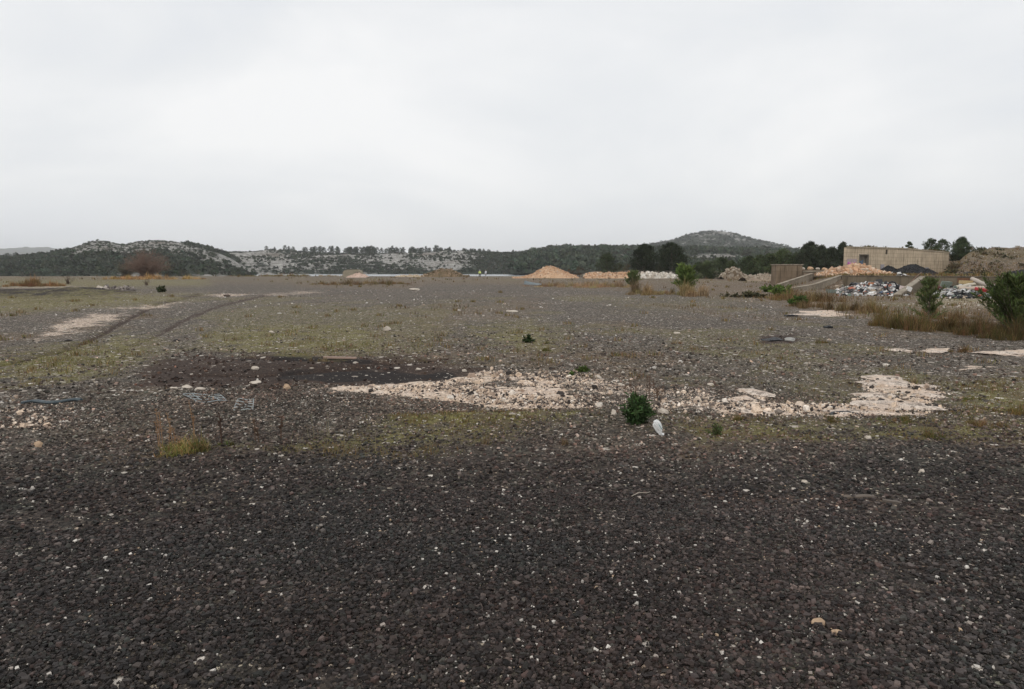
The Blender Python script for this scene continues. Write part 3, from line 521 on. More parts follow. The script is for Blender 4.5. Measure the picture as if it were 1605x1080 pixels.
grassfield('short_grass', 'short olive grass in the mossy patches beyond the bare rock', 26000, lambda M, X, Y: np.clip(M[1]*1.3-.3, 0, 1)*.8*(.35+1.2*ss(-.2, .3, fbm(X*1.5, Y*1.5, 3))), lambda Y: .05+.0*Y, lambda Y: .001*Y*.55, OLIVE, 5, (-40, 1680, 455, 590), .8, 4, .05)
grassfield('dry_grass', 'ragged dry grass along the far side of the plateau', 7000, lambda M, X, Y: np.clip(M[4]*1.2-.3, 0, 1)*.6*(hgt(X, Y) > -.5)*ss(-.2, .25, fbm(X*.25, Y*.25, 3)), lambda Y: .12+.0024*Y, lambda Y: .0009*Y, np.concatenate([STRAW*.5, RUST, RUST*.8, OLIVE*.9]), 6, (-60, 1700, 431, 500), .5, 5, .22)
grassfield('dry_grass', 'dry weeds over the bank and the terrace at the right', 5200, lambda M, X, Y: (M[6] > 1220)*(X > 20)*(fbm(X*.3, Y*.3) > .08)*.6, lambda Y: .35+.0*Y, lambda Y: .0011*Y, np.concatenate([RUST, STRAW*.7, OLIVE]), 9, (1220, 1760, 429.6, 452), .6, 5, .35)
grassfield('dry_grass', 'sparse dry tufts scattered over the middle gravel', 1500, lambda M, X, Y: np.clip(M[4]*.8+M[1]*.5, 0, 1)*.45*(M[0] < .3)*(M[2] < .3), lambda Y: .09+.003*Y, lambda Y: .0007*Y+.001, np.concatenate([STRAW*.8, RUST, OLIVE*1.2]), 19, (-60, 1700, 448, 600), .9, 26, .09)
tuft('dry_reeds', 'pale dry reeds on the plateau edge left of the concrete shelter', 440, 433.6, 190, 7, np.concatenate([STRAW*1.3, RUST*1.2, OLIVE]), 2600, 91, .5, depth=.03, cat='reeds')
# named tufts
tuft('grass_tuft', 'wide green and straw grass tussock at the lower left, near the tall dry stalks', 276, 712, 92, 40, np.concatenate([OLIVE*1.7, OLIVE*1.5, GRNS*1.3, STRAW*1.2, np.array([(.38,.18,.08)])]), 2600, 1, 1.0, bw=.006)
def stalks(name, label, px, py, hs, w, cols, seed, bw=.004, seeds=.02, cat='dry stalk'):
    g = G(px, py); o = thing(name, label, cat, g); r2 = random.Random(seed); sc = g.y/F; m1 = mat_weather('dry_stalk', cols[0], cols[1], 5, .9); m2 = mat_weather('seed_head', tuple(c*.8 for c in cols[0]), cols[1], 9, .95)
    for hpx in hs:
        bm = bmesh.new(); bs = bmesh.new(); x = r2.uniform(-.5, .5)*w*sc; y = r2.uniform(-.3, .3)*w*sc; hh = hpx*sc; dx = r2.uniform(-.12, .12)*hh; p = [Vector((x, y, 0)), Vector((x+dx*.3, y, hh*.5)), Vector((x+dx, y, hh))]
        tube(bm, p, [bw, bw*.8, bw*.5], 5)
        for k in range(int(26*(seeds > 0))):
            t = r2.uniform(.45, 1); q = p[1].lerp(p[2], (t-.5)*2) if t > .5 else p[0].lerp(p[1], t*2); d = Vector((r2.gauss(0, 1), r2.gauss(0, 1), r2.uniform(.2, 1.5))).normalized()*seeds*r2.uniform(.5, 1.3)
            tube(bs, [q, q+d*.6, q+d], [bw*.3, bw*.8, bw*.3], 4)
        so_ = bm_obj('stalk', bm, m1, o)
        if seeds: bm_obj('seed_head', bs, m2, so_)
        else: bs.free()
    return o
stalks('dry_stalks', 'tall thin reddish stalks rising out of the wide grass tussock', 270, 706, [76, 60, 52, 68, 44, 58, 40, 36], 66, ((.26,.15,.085), (.40,.25,.14)), 2, .0040, .026)
stalks('dry_stalk', 'single dark brown stalk standing in a small rosette right of the grass tussock', 348, 697, [48], 2, ((.06,.035,.025), (.09,.055,.04)), 3, .008, .032)
tuft('weed', 'small green rosette at the foot of the single dark stalk', 351, 700, 32, 15, np.concatenate([OLIVE*.7, GRNS]), 260, 33, 1.0, bw=.008, cat='weed')
stalks('dry_stalk', 'thin brown stalk with a bent top between the two darker stalks', 403, 693, [36, 22], 8, ((.10,.065,.045), (.14,.09,.06)), 4, .006, .026)
stalks('dry_stalk', 'short dark brown stalk, rightmost of the stalks at the lower left', 440, 688, [36], 2, ((.09,.055,.04), (.12,.075,.05)), 5, .008, .03)
stalks('dry_stalks', 'sparse pale grass stems standing in the mossy strip left of centre', 520, 696, [40, 34, 30, 38, 22, 30, 44, 26], 150, ((.22,.19,.12), (.30,.26,.17)), 8, .0028, .0, 'dry grass')
stalks('dry_stalks', 'brown dead seed stalks behind the dark green shrub', 1002, 632, [42, 36, 30, 40, 26, 34, 28, 38, 24], 62, ((.12,.075,.055), (.19,.13,.09)), 6, .005, .035)
def leafy(name, label, px, py, wpx, hpx, col, n, seed, ll=.06, lw=.02, cat='shrub', stems=14):
    g = G(px, py); s = g.y/F; w = wpx*s; h = hpx*s; o = thing(name, label, cat, g); rs2 = np.random.RandomState(seed); bm = bmesh.new(); parts = []
    per = n//stems
    for k in range(stems):
        a = rs2.uniform(0, 6.283); r = rs2.rand()**.6; r *= rs2.uniform(.8, 1.15); tip = Vector((math.cos(a)*r*w*.46, math.sin(a)*r*w*.4, h*math.sqrt(max(.10, 1-.75*r*r))*rs2.uniform(.5, 1.08)))
        b = Vector((tip.x*.15, tip.y*.15, -.01)); m = b.lerp(tip, .5)+Vector((0, 0, h*.06)); tube(bm, [b, m, tip], [max(.004, .0035*w*4), .004, .002], 5)
        t = rs2.uniform(.12, 1.0, per)[:, None]; L = np.array(b)*(1-t)**2+2*t*(1-t)*np.array(m)+t*t*np.array(tip); L = L+rs2.randn(per, 3)*min(w, h)*.045; L[:, 2] = np.maximum(L[:, 2], .01)
        D = rdir(per, rs2)+np.array(tip-b)[None]/max((tip-b).length, .01)*.7; V, p = leaves(L, D, ll*rs2.uniform(.6, 1.3, per), lw, rs2, .3); parts.append((V, p, lcol(np.array(col)*rs2.uniform(.7, 1.35), per, 5, rs2, .4)))
    V, p, c = join(parts); bm_obj('stems', bm, M_BARK, o); np_obj('foliage', V, p, M_LEAF, o, c); return o
leafy('shrub', 'low dark green leafy shrub beside the white plastic bag', 997, 664, 60, 46, (.045,.078,.028), 2200, 11, .075, .018, stems=46)
leafy('weed', 'small grey green weed right of the white plastic bag', 1121, 682, 30, 18, (.075,.095,.035), 500, 12, .03, .010, cat='weed', stems=18)
leafy('weed', 'tiny green weed on the far side of the bare rock strip', 913, 583, 24, 9, (.075,.11,.03), 260, 13, .05, .022, cat='weed', stems=10)
leafy('weed', 'tiny bright green weed on the pale stones near the tiny weed', 896, 590, 12, 7, (.075,.12,.03), 160, 14, .045, .022, cat='weed', stems=8)
leafy('weed', 'small dark green clump in the far mossy patch right of centre', 828, 537, 20, 11, (.035,.055,.02), 420, 15, .07, .03, cat='weed', stems=14)
tuft('grass_tuft', 'olive tuft right below the small dark green clump', 853, 551, 28, 12, OLIVE, 300, 16, .8); tuft('grass_tuft', 'low dark tuft between the two clumps in the far mossy patch', 861, 539, 20, 8, np.concatenate([GRNS, OLIVE]), 200, 17, .8)
tuft('grass_tuft', 'lone reddish tuft on the open gravel right of centre', 1061, 539, 22, 14, np.concatenate([RUST, STRAW]), 260, 18, .8)
tuft('grass_tuft', 'short brown tuft on the lip before the pale rock', 1160, 660, 30, 17, np.concatenate([OLIVE, RUST]), 420, 19, .8)
tuft('grass_tuft', 'brown green tuft left of the half buried tyre', 1302, 660, 44, 16, np.concatenate([OLIVE, RUST, GRNS]), 700, 20, .8)
tuft('grass_tuft', 'green and brown tuft right of the half buried tyre', 1410, 664, 74, 18, np.concatenate([OLIVE, RUST, GRNS]), 1000, 23, .8)
tuft('grass_tuft', 'dark green tuft below the right end of the pale rock', 1470, 688, 34, 24, np.concatenate([GRNS, OLIVE, RUST]), 600, 24, .8)
tuft('grass_tuft', 'yellowish tuft at the right end of the near grassy strip', 1560, 670, 70, 22, np.concatenate([OLIVE, STRAW, RUST]), 800, 25, .8)
tuft('grass_tuft', 'green tuft on the dark gravel right of the pale rock', 1530, 628, 44, 12, np.concatenate([GRNS, OLIVE]), 500, 26, .8)
tuft('grass_tuft', 'rust brown tuft at the right edge beside the near gravel', 1590, 650, 44, 34, np.concatenate([RUST, OLIVE]), 600, 27, .7)
tuft('grass_tuft', 'straw tuft standing in the near moss below the rubble', 757, 697, 16, 26, STRAW*.8, 90, 28, .4)
tuft('grass_tuft', 'straw tuft left of the short brown tuft in the near strip', 885, 697, 18, 24, np.concatenate([STRAW*.8, RUST]), 120, 29, .4)
tuft('grass_tuft', 'pinkish dry tuft growing out of the dark stained ruts', 497, 577, 32, 14, STRAW*.7, 260, 30, .8)
tuft('grass_tuft', 'small brown tuft on the gravel among the far white patches at the right', 1512, 553, 34, 18, RUST, 420, 31, .9)
tuft('grass_tuft', 'pink stemmed dry tuft on the large pale rock patch', 1410, 648, 40, 26, STRAW*.9, 70, 32, .8)
tuft('grass_tuft', 'sparse dry tuft on the gravel above the large pale rock patch', 1285, 538, 30, 16, np.concatenate([RUST, OLIVE]), 260, 35, .9)
for (px, py, w, h, n, cols, lb) in [(1008,462,44,30,1500,STRAW,'dry straw grass clump in front of the left green sapling'), (1092,464,48,28,1800,STRAW*1.05,'pale golden grass clump right of the bright pine sapling'), (1040,461,60,14,600,STRAW,'low dry grass between the two saplings'),
        (1270,472,90,30,1500,np.concatenate([STRAW*.8,RUST]),'tall brown grass left of the rubbish heap'), (1318,486,110,30,2400,np.concatenate([STRAW*.9,RUST]),'long golden brown grass below the rubbish heap'), (1438,516,84,50,2600,np.concatenate([RUST,OLIVE*.8]),'large dry brown bushy grass around the slim sapling'),
        (1530,520,100,42,2200,np.concatenate([RUST,STRAW*.6]),'reddish brown dry grass left of the big pine shrub'), (1598,532,100,50,2200,np.concatenate([RUST*.8,OLIVE*.6]),'dark brown dry grass at the foot of the big pine shrub'), (1490,500,70,26,1100,np.concatenate([RUST,STRAW*.7]),'thin dry grass between the slim sapling and the big shrub'),
        (560,446,160,13,1500,np.concatenate([RUST,STRAW*.8]),'band of reddish dry grass left of centre far out'), (225,438,160,13,1500,np.array([(.42,.27,.12),(.48,.34,.15),(.30,.18,.08)]),'orange dry grass under the large bare bush'), (38,449,86,20,1500,RUST*1.5,'brown mound of dry grass at the far left'), (920,450,190,14,2200,np.array([(.38,.29,.16),(.30,.20,.11)]),'band of tan dry grass before the orange heaps')]:
    tuft('dry_grass_clump', lb, px, py, w, h, cols, int(n*1.7), int(px+py), .7, depth=(1.3 if w < 120 and py > 455 else .6), cat='grass clump')
leafy('weed', 'bright green leafy weeds left of the tall brown grass', 1224, 466, 54, 20, (.085,.125,.03), 700, 41, .22, .10, cat='weed', stems=22)
leafy('weed', 'round green weed at the left foot of the long golden grass', 1252, 480, 32, 16, (.060,.105,.022), 500, 42, .18, .09, cat='weed', stems=16)
leafy('weed', 'green weed above the round one beside the ramp kerb', 1206, 458, 34, 10, (.09,.13,.03), 400, 43, .25, .12, cat='weed', stems=14)
leafy('weed', 'low dark thicket of weeds left of the green weeds', 1165, 466, 90, 8, (.065,.06,.032), 500, 44, .25, .10, cat='weed', stems=30)
# saplings
def sapling(name, label, px, py, wpx, hpx, col, seed, nb=40, kl=60, ls=.10, lw=.012, tall=.9):
    g = G(px, py); s = g.y/F; w = wpx*s; h = hpx*s; o = thing(name, label, 'sapling', g); rs2 = np.random.RandomState(seed); bm = bmesh.new(); parts = []
    tube(bm, [(0, 0, -.03), (.03*w, 0, h*.5), (0, 0, h*.93)], [h*.016+.008, h*.01+.004, .004], 6)
    for k in range(nb):
        f = (k+.5)/nb; z = h*(.04+.78*f); a = k*2.4+rs2.uniform(-.4, .4); r = w*.5*(1-f)**.55*rs2.uniform(.55, 1.05)+.04*w; b = Vector((0, 0, z)); tip = Vector((math.cos(a)*r, math.sin(a)*r*.9, z+r*rs2.uniform(.5, tall+.4)))
        if tip.z > h: tip.z = h
        m = b.lerp(tip, .5)+Vector((0, 0, -r*.12)); tube(bm, [b, m, tip], [.012*h**.5, .007, .003], 4, False)
        t = rs2.uniform(.15, 1.02, kl)[:, None]; L = np.array(b)*(1-t)**2+2*t*(1-t)*np.array(m)+t*t*np.array(tip)
        d = np.array((tip-b).normalized()); V, p = leaves(L, d[None]*.8+rdir(kl, rs2)*.75+np.array([0, 0, .3]), ls*rs2.uniform(.7, 1.3, kl), lw, rs2); parts.append((V, p, lcol(np.array(col)*rs2.uniform(.65, 1.4), kl, 5, rs2, .35)))
    V, p, c = join(parts); bm_obj('trunk', bm, M_BARK, o); np_obj('crown', V, p, M_LEAF, o, c); return o
sapling('pine_sapling', 'slim green pine sapling in front of the rubbish bays', 1455, 504, 46, 74, (.095,.12,.045), 1, 34, 50, .17, .022, 1.3)
sapling('pine_sapling', 'big dense green pine shrub at the right edge', 1592, 524, 112, 92, (.085,.112,.038), 2, 130, 72, .16, .022, 1.1)
sapling('pine_sapling', 'bright green sapling in the middle distance beside golden grass', 1074, 458, 38, 42, (.13,.18,.05), 3, 46, 50, .34, .055, 1.2)
sapling('pine_sapling', 'small green sapling standing in dry straw left of the bright one', 992, 452, 22, 28, (.12,.15,.06), 4, 30, 40, .32, .06, 1.1)
bare_bush('dead_shrub', 'dark dead shrub on the far left grass', 105, 84, 1.3, 1.6, (.07,.045,.035), 18, 3, 8, 6, 'shrub', .02)
bare_bush('dead_shrub', 'dark dead shrub right of the white boulder on the ridge', 228, 78, .9, 1.1, (.09,.06,.045), 14, 3, 8, 7, 'shrub', .02)
leafy('weed', 'dark green weed right of the gravel ridge at the left', 252, 458, 20, 9, (.05,.06,.03), 260, 51, .2, .09, cat='weed', stems=12)
# ------------------------------------------------------------------ stones
M_STONE = mat_attr('stone', .85, .25, 60, .3); M_GRAVEL = mat_attr('gravel', .8, .3, 150, .25)
def scatter(n, r0, r1, deg=60, seed=0):
    rs2 = np.random.RandomState(seed); r = np.sqrt(rs2.uniform(r0*r0, r1*r1, n)); a = np.radians(rs2.uniform(-deg, deg, n)); return r*np.sin(a), r*np.cos(a), rs2
def pal(n, rs2, cols, w):
    cols = np.array(cols); return cols[rs2.choice(len(cols), n, p=np.array(w)/sum(w))]*rs2.uniform(.8, 1.2, (n, 1))
def mk_gravel():
    for nm, n, r0, r1, s0, lab, sd_ in (('gravel', 205000, 1.9, 5.2, .0128, 'loose dark crushed gravel in the foreground', 1), ('gravel', 138000, 5.2, 10.5, .0185, 'dark crushed gravel before and around the mossy strip', 2), ('gravel', 60000, 10.5, 22, .036, 'greyish gravel beyond the bare rock', 3)):
        X, Y, r2 = scatter(n, r0, r1, seed=sd_); M = masks(X, Y); keep = (r2.rand(n) > M[1]*1.05) & (r2.rand(n) > M[0]*1.1) & (r2.rand(n) > .55*ss(.12, .4, fbm(X*.8+60, Y*1.1, 4))) & (r2.rand(n) > M[2]*1.2) & (r2.rand(n) < ss(22, 9, np.hypot(X, Y))*.9+.1*(np.hypot(X, Y) < 10)); X = X[keep]; Y = Y[keep]; k = len(X); dust = M[3][keep]; peb = M[5][keep]
        size = np.clip(np.exp(r2.randn(k)*.55)*s0*.95, .005, .038+.02*(r0 > 10)); c = pal(k, r2, [(.030,.026,.024), (.048,.040,.036), (.066,.055,.048), (.042,.042,.036), (.058,.040,.034), (.095,.080,.068)], [5, 6, 4, 3, 2, 1])
        lf = fbm(X*.45+7, Y*.9, 4); rd = fbm(X*.8+30, Y*1.5, 3); c = c*(1+.5*lf[:, None])*(1+np.clip(rd, -.5, .5)[:, None]*np.array([.15, -.01, -.05]))*np.exp(r2.randn(k, 1)*.48)*.93*(np.array([[.93, .885, .895]])*(1-dust[:, None])+np.array([[1.07, .97, .85]])*dust[:, None])*(1+dust[:, None]*1.4)*np.where(r2.rand(k, 1) < dust[:, None]*.25, 1.7, 1)
        c[M[2][keep] > .2] *= np.array([.62, .46, .40]); c[M[2][keep] > .5] *= .5; pale = r2.rand(k) < (.022+.05*peb+.035*dust)*(.35+1.4*ss(-.2, .3, fbm(X*1.3, Y*1.3, 3))); c[pale] = pal(pale.sum(), r2, [(.50,.46,.41), (.62,.58,.52), (.45,.33,.22), (.36,.31,.27)], [4, 3, 1, 3]); size[pale] = np.clip(size[pale]*r2.uniform(.45, 1.0, pale.sum()), .004, .026+.012*(r0 > 10))
        stuff(stones(nm, np.stack([X, Y, hgt(X, Y)+.003], 1), size, M_GRAVEL, c, r2, .42, .42, .12), lab, 'gravel')
    # pale stones scattered over the plateau
    X, Y, r2 = scatter(66000, 6.5, 62, 58, 9); n = len(X); M = masks(X, Y); keep = r2.rand(n) < (.06+.55*M[5])*ss(75, 12, Y)*(1-np.clip(M[2]*1.9, 0, .93))*(1-.6*M[1])*(.25+1.3*ss(-.15, .3, fbm(X*.6, Y*.6, 3)))+.55*M[0]*(Y > 13); X = X[keep]; Y = Y[keep]; k = len(X)
    size = np.clip(np.exp(r2.randn(k)*.5)*.019*(1+Y*.030), .01, .14); c = pal(k, r2, [(.52,.47,.41), (.62,.58,.53), (.34,.30,.26), (.40,.31,.24), (.22,.19,.165)], [3, 2, 4, 2, 4])
    stuff(stones('pebbles', np.stack([X, Y, hgt(X, Y)], 1), size, M_STONE, c, r2, .4, .5, .25), 'scattered pale limestone pebbles over the open gravel', 'pebbles')
    # rubble over the bare rock
    X, Y, r2 = scatter(190000, 8.2, 13.5, 45, 10); n = len(X); M = masks(X, Y); keep = r2.rand(n) < np.clip((M[0]+ .25*(M[5]-.5))*.9*(.35+.9*ss(.1, -.2, M[9]))*(.3+1.1*ss(-.2, .25, fbm(X*1.7+4, Y*3.1, 3))), 0, .75)*(M[5] > .42); X = X[keep]; Y = Y[keep]; k = len(X)
    size = np.clip(np.exp(r2.randn(k)*.6)*.016, .008, .13); c = pal(k, r2, [(.76,.63,.51), (.64,.50,.38), (.80,.72,.63), (.42,.32,.25), (.20,.165,.14), (.06,.05,.045)], [6, 6, 2, 4, 4, 7])
    stuff(stones('rubble', np.stack([X, Y, hgt(X, Y)+.01], 1), size, M_STONE, c, r2, .5, .6, .2), 'broken cream coloured limestone rubble in the bare strip', 'rubble')
mk_gravel()
M_LIME = mat_weather('limestone', (.44,.38,.31), (.66,.59,.51), 9, .9, 40, .5)
def mk_limep():
    t = NT('pink_limestone', .9, .15); c = t.mix(t.mr(t.noise(4, 5), .35, .65), (.66,.53,.43), (.82,.71,.61)); c = t.mix(t.mr(t.noise(9, 6, .8), .50, .60, 0, .9), c, (.20,.155,.125)); c = t.mix(t.mr(t.noise(45, 3, .7), .52, .7, 0, .8), c, (.16,.125,.10)); return t.done(c, t.bump(t.noise(14, 6, .75), 1.0, .04))
M_LIMEP = mk_limep()
def rock(name, label, px, py, wpx, hpx, mat=None, seed=1, flat=None, dep=.7, cat='stone', rz=None, group=None, sink=.30):
    g = G(px, py); s = g.y/F; w = wpx*s; h = hpx*s*1.15 if flat is None else flat
    r2 = np.random.RandomState(seed); bm = bmesh.new(); bmesh.ops.create_icosphere(bm, subdivisions=3, radius=1); off = r2.rand(3)*20
    for pl in range(9):                                                     # chip flat facets off
        d = Vector(r2.randn(3)).normalized(); k = r2.uniform(.55, .85)
        for v in bm.verts:
            q = v.co.dot(d)
            if q > k: v.co -= d*(q-k)*.9
    for v in bm.verts:
        x, y, z = v.co; nz = float(fbm(np.array([x*1.7+off[0]+z]), np.array([y*1.7+off[1]-z]), 3)[0]); v.co *= 1+(.34 if flat is None else .55)*nz; v.co.x *= w*.5*1.1; v.co.y *= w*.5*dep; v.co.z *= h*.62
    o = bm_obj(name, bm, mat or M_LIME); o.location = g+Vector((0, w*.5*dep*.6, h*.62*(1-sink*2))); o.rotation_euler = (0, 0, r2.uniform(-.3, .3) if rz is None else rz); tag(o, label, cat, group); return o
ST = [(400,578,12,7,'round white stone in the dark stained ruts'), (292,607,15,6,'flat white stone left of the metal grates, middle of its row'), (271,609,14,4,'low white stone at the left end of the row above the grates'), (313,610,14,4,'low white stone at the right end of the row above the grates'),
      (399,600,20,5,'flat pale stone between the dark ruts and the small grate'), (449,608,13,8,'ochre yellow stone left of the pale rubble'), (606,516,10,7,'white stone standing out of the far moss left of centre'), (425,521,9,4,'bright small stone on the far green moss'),
      (648,454,18,4,'long white stone slab far out left of centre'), (803,488,24,2.4,'thin white strip of stone far out near the middle'), (962,648,11,9,'white stone left of the dark green shrub'), (1447,740,12,7,'cream stone in the near gravel at the right'),
      (1362,687,13,6,'cream stone on the grassy strip near the tyre'), (1262,756,9,6,'rounded white stone alone in the right foreground gravel'), (1284,978,21,11,'orange pink lump of stone in the foreground gravel'), (1313,992,16,9,'small ochre stone right below the orange pink lump'),
      (58,698,14,9,'pinkish stone in the pebbly ground at the left'), (115,458,0,0,''), (156,452,9,5,'white boulder on the gravel ridge at the left'), (1240,533,18,6,'grey angled slab on the open gravel right of centre'), (1113,603,12,5,'pale stone above the bare rock right of centre'),
      (938,592,12,7,'pale block among the rubble behind the dark shrub'), (1075,494,0,0,''), (1061,522,9,3,'bright stone above the lone reddish tuft'), (972,604,9,5,'whitish stone at the upper edge of the rubble'), (655,579,10,4,'bluish white stone in the dark ruts right part'), (728,581,7,5,'round white stone at the right end of the dark ruts'),
      (1147,740,0,0,''), (1130,487,0,0,''), (813,1004,8,6,'cream pebble larger than its neighbours at the lower middle'), (1040,646,16,10,'angular pale stone right of the white bag on the bare strip')]
for i, (px, py, w, h, lb) in enumerate(ST):
    if w: rock('stone', lb, px, py+h*.3, w, h, seed=i+3, mat=(M_LIME if 'ochre' not in lb and 'orange' not in lb and 'grey' not in lb and 'pink' not in lb else mat_weather('tinted_stone', (.30,.29,.27) if 'grey' in lb else (.40,.28,.18), (.38,.37,.35) if 'grey' in lb else (.55,.40,.28), 6, .9, 40, .5)))
# larger slabs of bedrock breaking through
SL = [(1176,645,108,7,'broad pink white rock slab in the middle of the bare strip'), (1188,618,66,5,'narrow slanting rock slab behind the broad one'), (1405,606,110,6,'large flat cream rock slab in the right pale patch'), (1432,640,120,8,'lowest broad rock slab of the right pale patch'), (1462,622,52,5,'rounded slab at the right tip of the pale patch'),
      (1395,595,66,4,'thin slab at the top of the right pale patch'), (1330,647,70,6,'low pink slab left of the right pale patch'), (1455,606,44,3.5,'small separate slab right of the top slabs'), (1375,622,70,6,'cracked cream slab at the left side of the right pale patch'), (1467,551,42,5,'white slab alone on the gravel far right'), (1408,549,40,3,'thin white slab left of the lone white slab far right'), (1580,555,80,4,'long pale slab at the right edge far out'), (1275,492,60,3.5,'white slab below the long golden grass')]
for i, (px, py, w, h, lb) in enumerate(SL): rock('rock_slab', lb, px, py+2, w, h, M_LIMEP, seed=60+i, flat=.045+.012*(i % 3), dep=.75, cat='rock slab', sink=.36, rz=[-.35,-.9,.2,-.1,.3,-.2,.1,0,-.3,0,-.4,0,-.3][i])
# heaps of stone
def heap(name, label, pts, Y, depth, mat, cols, seed, stone=.25, n=900, zbase=None, cat='heap', wob=.12):
    """pts: silhouette [(px,py)...] at distance Y"""
    xs = [PD(p[0], p[1], Y) for p in pts]; X0, X1 = xs[0].x, xs[-1].x; cx = (X0+X1)/2; z0 = H(cx, Y) if zbase is None else zbase
    o = thing(name, label, cat, (cx, Y, z0)); nx, ny = 90, 40; gx, gy = np.meshgrid(np.linspace(X0, X1, nx), np.linspace(-1, 1, ny)); crest = None
    def hz(x, t): c = np.maximum(np.interp(x, [v.x for v in xs], [v.z-z0 for v in xs]), .16*np.clip(np.minimum(x-X0, X1-x)*2, 0, 1)); return c*np.clip(1-np.abs(t)**1.3, 0, 1)+fbm(x*1.6+seed, t*depth*1.6, 4, .6)*wob*c**.5*np.clip(1-t*t, 0, 1)
    Z = hz(gx, gy)-.04; V = np.stack([(gx-cx).ravel(), (gy*depth).ravel(), Z.ravel()], 1); i = np.arange(ny-1)[:, None]*nx; j = np.arange(nx-1)[None]; Q = np.stack([i+j, i+j+1, i+nx+j+1, i+nx+j], -1).reshape(-1, 4)
    np_obj('mound', V, [Q], mat, o, smooth=True)
    if n:
        r2 = np.random.RandomState(seed); x = r2.uniform(X0, X1, n); t = r2.uniform(-1, 1, n)*np.abs(r2.rand(n))**.3; z = hz(x, t); k = z > .02*0+.03; x, t, z = x[k], t[k], z[k]; m = len(x)
        st = stones('loose_stones', np.stack([x-cx, t*depth, z-.03], 1), np.clip(np.exp(r2.randn(m)*.45)*stone, stone*.3, stone*2.6), M_STONE, pal(m, r2, cols, [1]*len(cols)), r2, .7, .75, .25, o); st['kind'] = 'stuff'
    return o
ORG = [(.56,.34,.21), (.62,.43,.29), (.48,.29,.175), (.64,.51,.39), (.56,.36,.23), (.42,.28,.19)]
M_ORG = mat_weather('orange_rubble', (.48,.30,.18), (.60,.42,.28), .9, .95, 6, .8)
heap('stone_heap', 'pointed heap of orange stone near the water', [(803,434.5),(822,433.8),(835,429),(848,421.5),(856,417.5),(862,417),(872,419),(882,424),(893,429),(905,434)], 150, 4.6, M_ORG, ORG, 5, .16, 1600)
heap('stone_heap', 'long low orange heap right of the pointed one', [(915,434.5),(922,429),(932,427),(945,428),(955,426.6),(968,428),(985,427.5),(996,430),(1002,434.5)], 146, 3, M_ORG, ORG, 6, .24, 700)
heap('stone_heap', 'pale cream rubble heap in front of the great pines', [(998,434.5),(1006,430),(1018,428.5),(1030,429.5),(1042,429),(1054,431),(1063,434.5)], 144, 2.6, mat_weather('pale_rubble', (.55,.50,.42), (.66,.61,.54), 1, .95, 6, .8), [(.62,.57,.50), (.70,.66,.60), (.50,.44,.37)], 7, .35, 700)
heap('stone_heap', 'orange block stone heap on the terrace before the building', [(1288,431),(1300,425),(1318,420),(1332,417.5),(1342,415),(1352,416.5),(1362,420),(1374,424),(1385,429),(1394,433)], 74, 2.2, M_ORG, ORG, 8, .20, 2000, cat='heap')
M_BLK = mat_weather('black_gravel', (.022,.023,.026), (.040,.040,.043), 2, .9, 25, .6); BLK = [(.022,.022,.024), (.040,.040,.042), (.055,.050,.048)]
heap('gravel_heap', 'small pointed black gravel heap against the building', [(1374,428),(1383,421),(1392,416),(1399,418),(1406,423),(1414,431)], 79, 1.6, M_BLK, BLK, 9, .05, 1500, wob=.05)
heap('gravel_heap', 'long black gravel heap before the right part of the building', [(1392,431),(1404,424),(1416,418),(1426,414),(1434,413.6),(1442,417),(1450,421),(1455,421),(1460,426),(1462,432)], 76, 2.2, M_BLK, BLK, 10, .06, 2000, wob=.05)
heap('gravel_heap', 'flat dark gravel heap at the foot of the bank at the right edge', [(1560,432.5),(1576,429),(1590,425),(1612,421),(1640,424),(1665,433)], 70, 2.4, M_BLK, BLK, 12, .06, 900, wob=.05)
heap('gravel_heap', 'low dark gravel streak at the foot of the bank', [(1488,432),(1502,429),(1516,426),(1526,427),(1534,432)], 72, 1.6, mat_weather('dark_soil', (.05,.05,.035), (.08,.07,.05), 2), BLK, 13, .05, 500, wob=.05)
heap('rubble_mound', 'brown earth and rubble mound below the pointed pine', [(1130,433),(1138,426),(1144,422),(1150,420),(1156,421.5),(1162,427),(1168,433)], 128, 2.4, mat_weather('brown_earth', (.15,.11,.075), (.26,.20,.14), 2, .95, 8, .8), [(.30,.25,.19), (.20,.15,.10), (.42,.36,.29)], 14, .28, 500)
heap('rubble_mound', 'pale earth mound before the concrete block', [(1164,433.5),(1180,432),(1200,430),(1215,432),(1222,434.5)], 110, 2.4, mat_weather('pale_earth', (.24,.18,.13), (.34,.28,.21), 2, .95, 8, .8), [(.30,.25,.19), (.42,.36,.29)], 15, .2, 300)
heap('earth_mound', 'brown earth mound with scrub on the plateau edge near the two people', [(660,434),(672,429),(684,424),(694,421),(706,423),(716,426),(724,431),(735,434)], 178, 4, mat_weather('scrubby_earth', (.11,.09,.05), (.24,.16,.10), .8, .95, 5, .9), [(.30,.22,.15), (.16,.12,.07)], 16, .3, 500)
tuft('dry_grass_clump', 'scrubby dry grass over the brown earth mound', 690, 432, 60, 10, np.concatenate([RUST, OLIVE]), 900, 77, .7, cat='grass clump').location.z += 1.0
heap('stone_heap', 'low pink gravel heap before the concrete shelter', [(545,433.5),(555,430),(563,428),(570,430),(577,433.5)], 160, 2.4, mat_weather('pink_gravel', (.55,.40,.32), (.66,.50,.42), 1, .95, 8, .6), [(.62,.46,.37), (.70,.56,.48)], 17, .12, 500)
heap('stone_heap', 'low pale yellow rubble line left of the earth mound', [(620,434),(632,432),(645,431),(655,432),(665,434)], 176, 2, mat_weather('yellow_rubble', (.45,.34,.22), (.55,.45,.32), 1, .95, 8, .6), [(.52,.42,.30), (.60,.50,.38)], 18, .2, 250)
